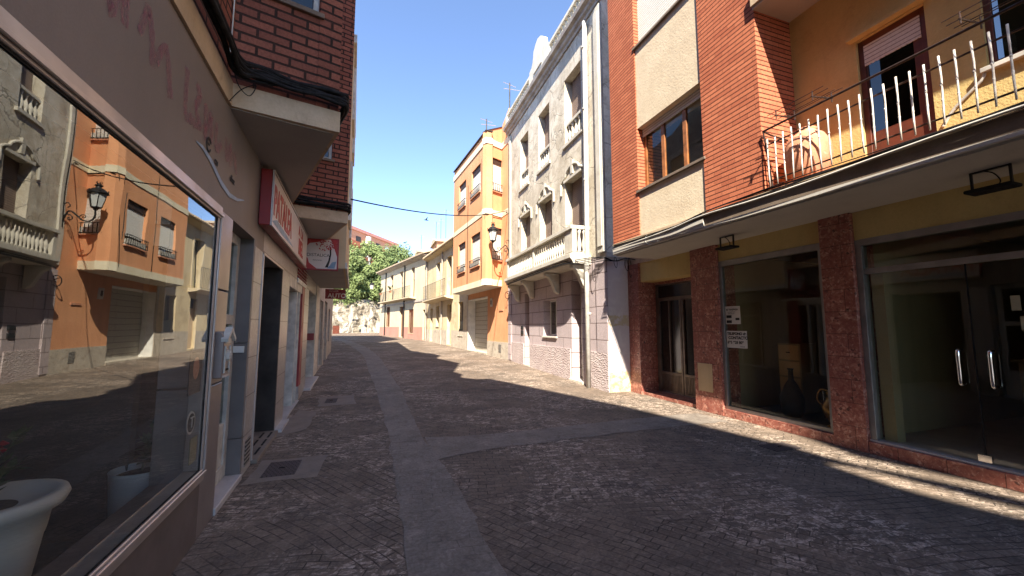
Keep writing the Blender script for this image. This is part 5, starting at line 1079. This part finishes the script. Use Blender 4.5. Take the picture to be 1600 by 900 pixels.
# ================================================================== FAR END
# rock-faced retaining wall
random.seed(31)
import mathutils.noise as mn
b=MB(); nu,nz=110,26; P0=Vector((-16,50.5)); P1=Vector((3.2,56.0)); dv=(P1-P0); nrm=Vector((dv.y,-dv.x)).normalized()
vs=[]
for j in range(nz+1):
    for i in range(nu+1):
        s_=i/nu; h=j/nz; top=4.55+.5*mn.noise(Vector((s_*14,1,3)))+.25*mn.noise(Vector((s_*40,1,5)))
        z=.3+(top+.35)*h; q=P0+dv*s_; dsp=.9*mn.noise(Vector((q.x*.35,q.y*.1,z*.25)))+.35*mn.noise(Vector((q.x*1.1,3,z*.8)))+.12*mn.noise(Vector((q.x*3,7,z*3)))
        q2=q+nrm*(dsp+.0-h*.9); vs.append((q2.x,q2.y,z))
fs=[(j*(nu+1)+i,j*(nu+1)+i+1,(j+1)*(nu+1)+i+1,(j+1)*(nu+1)+i) for j in range(nz) for i in range(nu)]
tv=len(vs)
for i in range(nu+1):
    x,y,z=vs[nz*(nu+1)+i]; vs.append((x-nrm.x*6,y-nrm.y*6,z+.2))
fs+=[(nz*(nu+1)+i,nz*(nu+1)+i+1,tv+i+1,tv+i) for i in range(nu)]
b.add(vs,fs); RW=tag(b.build('retaining_wall','rock'),'rough whitewashed rock retaining wall below the trees at the end of the street','wall')
b=MB()
for x,z in ((-3.2,3.6),(-1.6,2.6),(.4,3.4),(-2.2,1.9),(-.6,4.0)): b.lathe((x,P0.y+(x+16)/19.2*5.5-1.1,z+.5),[(.02,-.12),(.16,-.05),(.16,.05),(.02,.12)],8)
b.build('drain_holes','interior',RW)
sheet([(-40,56),(40,60),(40,90),(-40,90)],'hillside','stone',.0,kind='structure') if False else None
b=MB(); b.add([(-60,58,5.0),(60,58,5.0),(60,130,9.0),(-60,130,9.0),(-60,58,.5),(60,58,.5)],[(0,1,2,3),(4,5,1,0)]); tag(b.build('hillside','stone',None,loc=(0,60,0)),kind='structure')
# rusty box at the foot
b=MB(); b.box(Fr((-4.6,51.2),(1,.2),(.2,-1)),0,.7,-.5,0,.7,1.7); sk=b.build('storage_box','redwood'); tag(sk,'rust coloured metal box standing at the foot of the rock wall','box')
# trees
def tree(name,x,y,z0,top,rx,ry,nleaf,mat,lab,seed,leaf=.3,low=5.):
    random.seed(seed); t=thing(name,lab,'tree',(x,y,z0),'trees above the rock wall')
    b=MB(); b.tube(spline([(x,y,z0),(x+.2,y,z0+1.5),(x-.1,y,z0+3.5),(x+.1,y,top-2)],4),.32,8,.08); b.build('trunk','bark',t,smooth=True)
    cz=(low+top)/2; rz=(top-low)/2; clumps=[]
    for i in range(75):
        while True:
            p=Vector((random.uniform(-1,1),random.uniform(-1,1),random.uniform(-1,1)))
            if .35<p.length<1: break
        clumps.append((Vector((x+p.x*rx,y+p.y*ry,cz+p.z*rz)),random.uniform(.7,1.5)))
    br=MB()
    for c,r in clumps[:22]: br.tube(spline([(x,y,z0+3),tuple(Vector((x,y,z0+4)).lerp(c,.5)+Vector((0,0,.4))),tuple(c)],3),.09,5,.02)
    br.build('limbs','bark',t)
    l=MB(); V_=[];F_=[]
    for i in range(nleaf):
        c,r=random.choice(clumps); d=Vector((random.gauss(0,1),random.gauss(0,1),random.gauss(0,.8))).normalized()*r*random.random()**.35
        p=c+d; n=(d.normalized()+Vector((random.uniform(-1,1),random.uniform(-1,1),random.uniform(-.3,1)))*.8).normalized(); a=n.orthogonal().normalized(); a.rotate(Matrix.Rotation(random.uniform(0,6.28),3,n)); bb=n.cross(a); s1=leaf*random.uniform(.5,1); o=len(V_)
        V_+=[p-a*s1,p-bb*s1*.5,p+a*s1,p+bb*s1*.5]; F_.append((o,o+1,o+2,o+3))
    l.v=V_; l.f=F_; l.build('crown',mat,t)
tree('broadleaf_tree',-2.6,57,4.6,13.2,4.6,3.2,24000,'fol','dense mid-green tree directly above the rock wall, left of the cream house',1,.25,4.6)
tree('broadleaf_tree',2.8,59.5,4.8,12.8,4.2,3,18000,'fol2','slightly darker tree behind the roof of the cream house',2,.25,5.)
tree('broadleaf_tree',-8.0,57,4.6,13.2,4.4,3,8000,'fol','left-hand tree above the rock wall, half hidden by the shop fronts',3,.25,4.8)
tree('broadleaf_tree',-.2,57.3,4.9,9.2,3.0,1.2,9000,'fol2','low spreading tree overhanging the top of the rock wall by the cream house',4,.2,4.3)
tree('broadleaf_tree',-4.6,56.0,4.9,8.6,3.0,1.2,9000,'fol','low bushy tree hanging over the left part of the rock wall',5,.2,4.5)
tree('broadleaf_tree',6.6,61.5,5,12.4,3.4,3,6000,'fol2','rightmost tree, seen just above the roofs of the old houses',6,.25,5.)
# far brick apartment block
FB=thing('distant_apartment_block','long red brick apartment block rising behind the trees','building',(0,100,8))
fb=fr2((-14,88),(5.2,110),False)
fb=Fr((-14,80),(19.2,30),(30,-19.2)); Lb=35.6
b=MB(); b.box(fb,0,Lb,-12,0,5,23.1); b.build('wall','terracotta',FB); b=MB(); b.box(fb,-.3,Lb+.3,-12,.35,23.1,23.8); b.build('parapet','pink',FB)
b=MB()
for z in (13.4,16.4,19.4): b.box(fb,0,Lb,0,1.0,z,z+.25); b.box(fb,0,Lb,.9,1.0,z+.25,z+1.1)
b.build('balconies','brick_right',FB)
for z in (14.1,17.1,20.1):
    for i in range(8):
        q=MB(); u=1.5+i*4; q.box(fb,u,u+1.8,.0,.06,z+.4,z+1.9); w_=q.build('window','shutter_w' if i%2 else 'dark',FB)
b=MB()
for u in (5.5,13,21): b.box(fb,u,u+.8,-2,1.05,12,22.6)
b.build('party_fins','white_dirty',FB)
# houses behind the roofs
def farhouse(x0,x1,y,z1,lab,wm,seed):
    t=thing('distant_house',lab,'building',((x0+x1)/2,y,6)); b=MB(); f_=Fr((x0,y),(1,0),(0,-1)); b.box(f_,0,x1-x0,-5,0,4,z1); b.build('wall',wm,t)
    b=MB(); b.profile(f_,-.3,x1-x0+.3,[(.4,z1),(.4,z1+.15),(-2.5,z1+.9),(-5.4,z1+.1),(-5.4,z1)]); b.build('roof','tile_pale',t)
    b=MB(); b.box(f_,(x1-x0)*.3,(x1-x0)*.3+.9,0,.03,z1-2.2,z1-1.); b.build('window','shutter_w',t); return t
farhouse(6.6,9.4,66,13.8,'sandy house just visible above the cream house roof','beam',1); farhouse(7.9,11.5,55,13.4,'orange tinted house behind the old yellow house roof','orange',2)
# TV antennas
def antenna(x,y,z0,h,lab,arms=6,dish=False):
    t=thing('tv_antenna',lab,'antenna',(x,y,z0),'television antennas on the roofs'); b=MB(); b.tube([(x,y,z0),(x,y,z0+h)],.03,6); b.build('mast','iron',t)
    b=MB()
    for i in range(arms): b.tube([(x-.35+.02*i,y-.1,z0+h-.1-i*.11),(x+.35-.02*i,y+.1,z0+h-.1-i*.11)],.012,5)
    b.tube([(x-.3,y,z0+h-.35),(x+.5,y,z0+h-.3)],.014,5); b.build('aerial','alu',t)
antenna(6.9,66,13.5,3.2,'spindly TV antenna leftmost above the cream house'); antenna(7.9,56,13.2,3.3,'TV antenna between the two groups of roof masts'); antenna(9.1,55.,14,4.1,'tall thin TV mast beside the orange building, right one of a pair',2); antenna(8.5,55.6,14,2.9,'shorter thin TV mast beside the orange building, left one of a pair',2)
antenna(5.3,19.5,10.3,2.3,'TV mast on the roof of the orange building, farther from the grey building',1); antenna(5.75,17.0,10.3,2.9,'TV mast on the roof of the orange building, close to the grey building',1)
# bird
BD=thing('bird','small dark bird flying high above the street','bird',(3.9,34,10.7))
c=Vector((3.9,34.,10.7)); b=MB(); b.tube([c+Vector((-.18,0,0)),c+Vector((-.05,0,.02)),c+Vector((.1,0,.0)),c+Vector((.25,0,-.02))],[.01,.05,.045,.008],8); b.build('body','iron',BD,smooth=True)
b=MB()
for s in (-1,1): b.add([c+Vector((-.06,0,.02)),c+Vector((.08,0,.02)),c+Vector((.14,s*.3,.22)),c+Vector((.02,s*.16,.14))],[(0,1,2,3)])
b.build('wings','iron',BD)
# wire across the street
W0=Vector((*lw(.93,7.72),3.95)); W1=Vector((5.45,16.42,6.75)); pts=[]
for i in range(25):
    t_=i/24; p=W0.lerp(W1,t_); p.z-=.30*4*t_*(1-t_)*.9; pts.append(p)
tag(MB().tube(pts,.014,6).build('overhead_cable','black',smooth=True),'single black cable sagging across the street in front of the sky','cable')
tubepath('wall_cable',[tuple(FON.p(-.02,.04,6.6)),tuple(FON.p(.5,.05,6.62)),tuple(FON.p(1.0,.05,6.6)),(5.48,16.9,6.7),(5.46,16.5,6.72)],.016,'black',GC)
tubepath('wall_cable',[tuple(FOB.p(.05,.03,6.62)),tuple(FOB.p(.35,.04,5.2)),tuple(FOB.p(.5,.04,3.6))],.010,'black',GC)
tubepath('wall_cable',[tuple(FOB.p(2.6,.03,8.8)),tuple(FOB.p(2.62,.03,6.9)),tuple(FOB.p(2.6,.04,3.7))],.010,'black',GC)
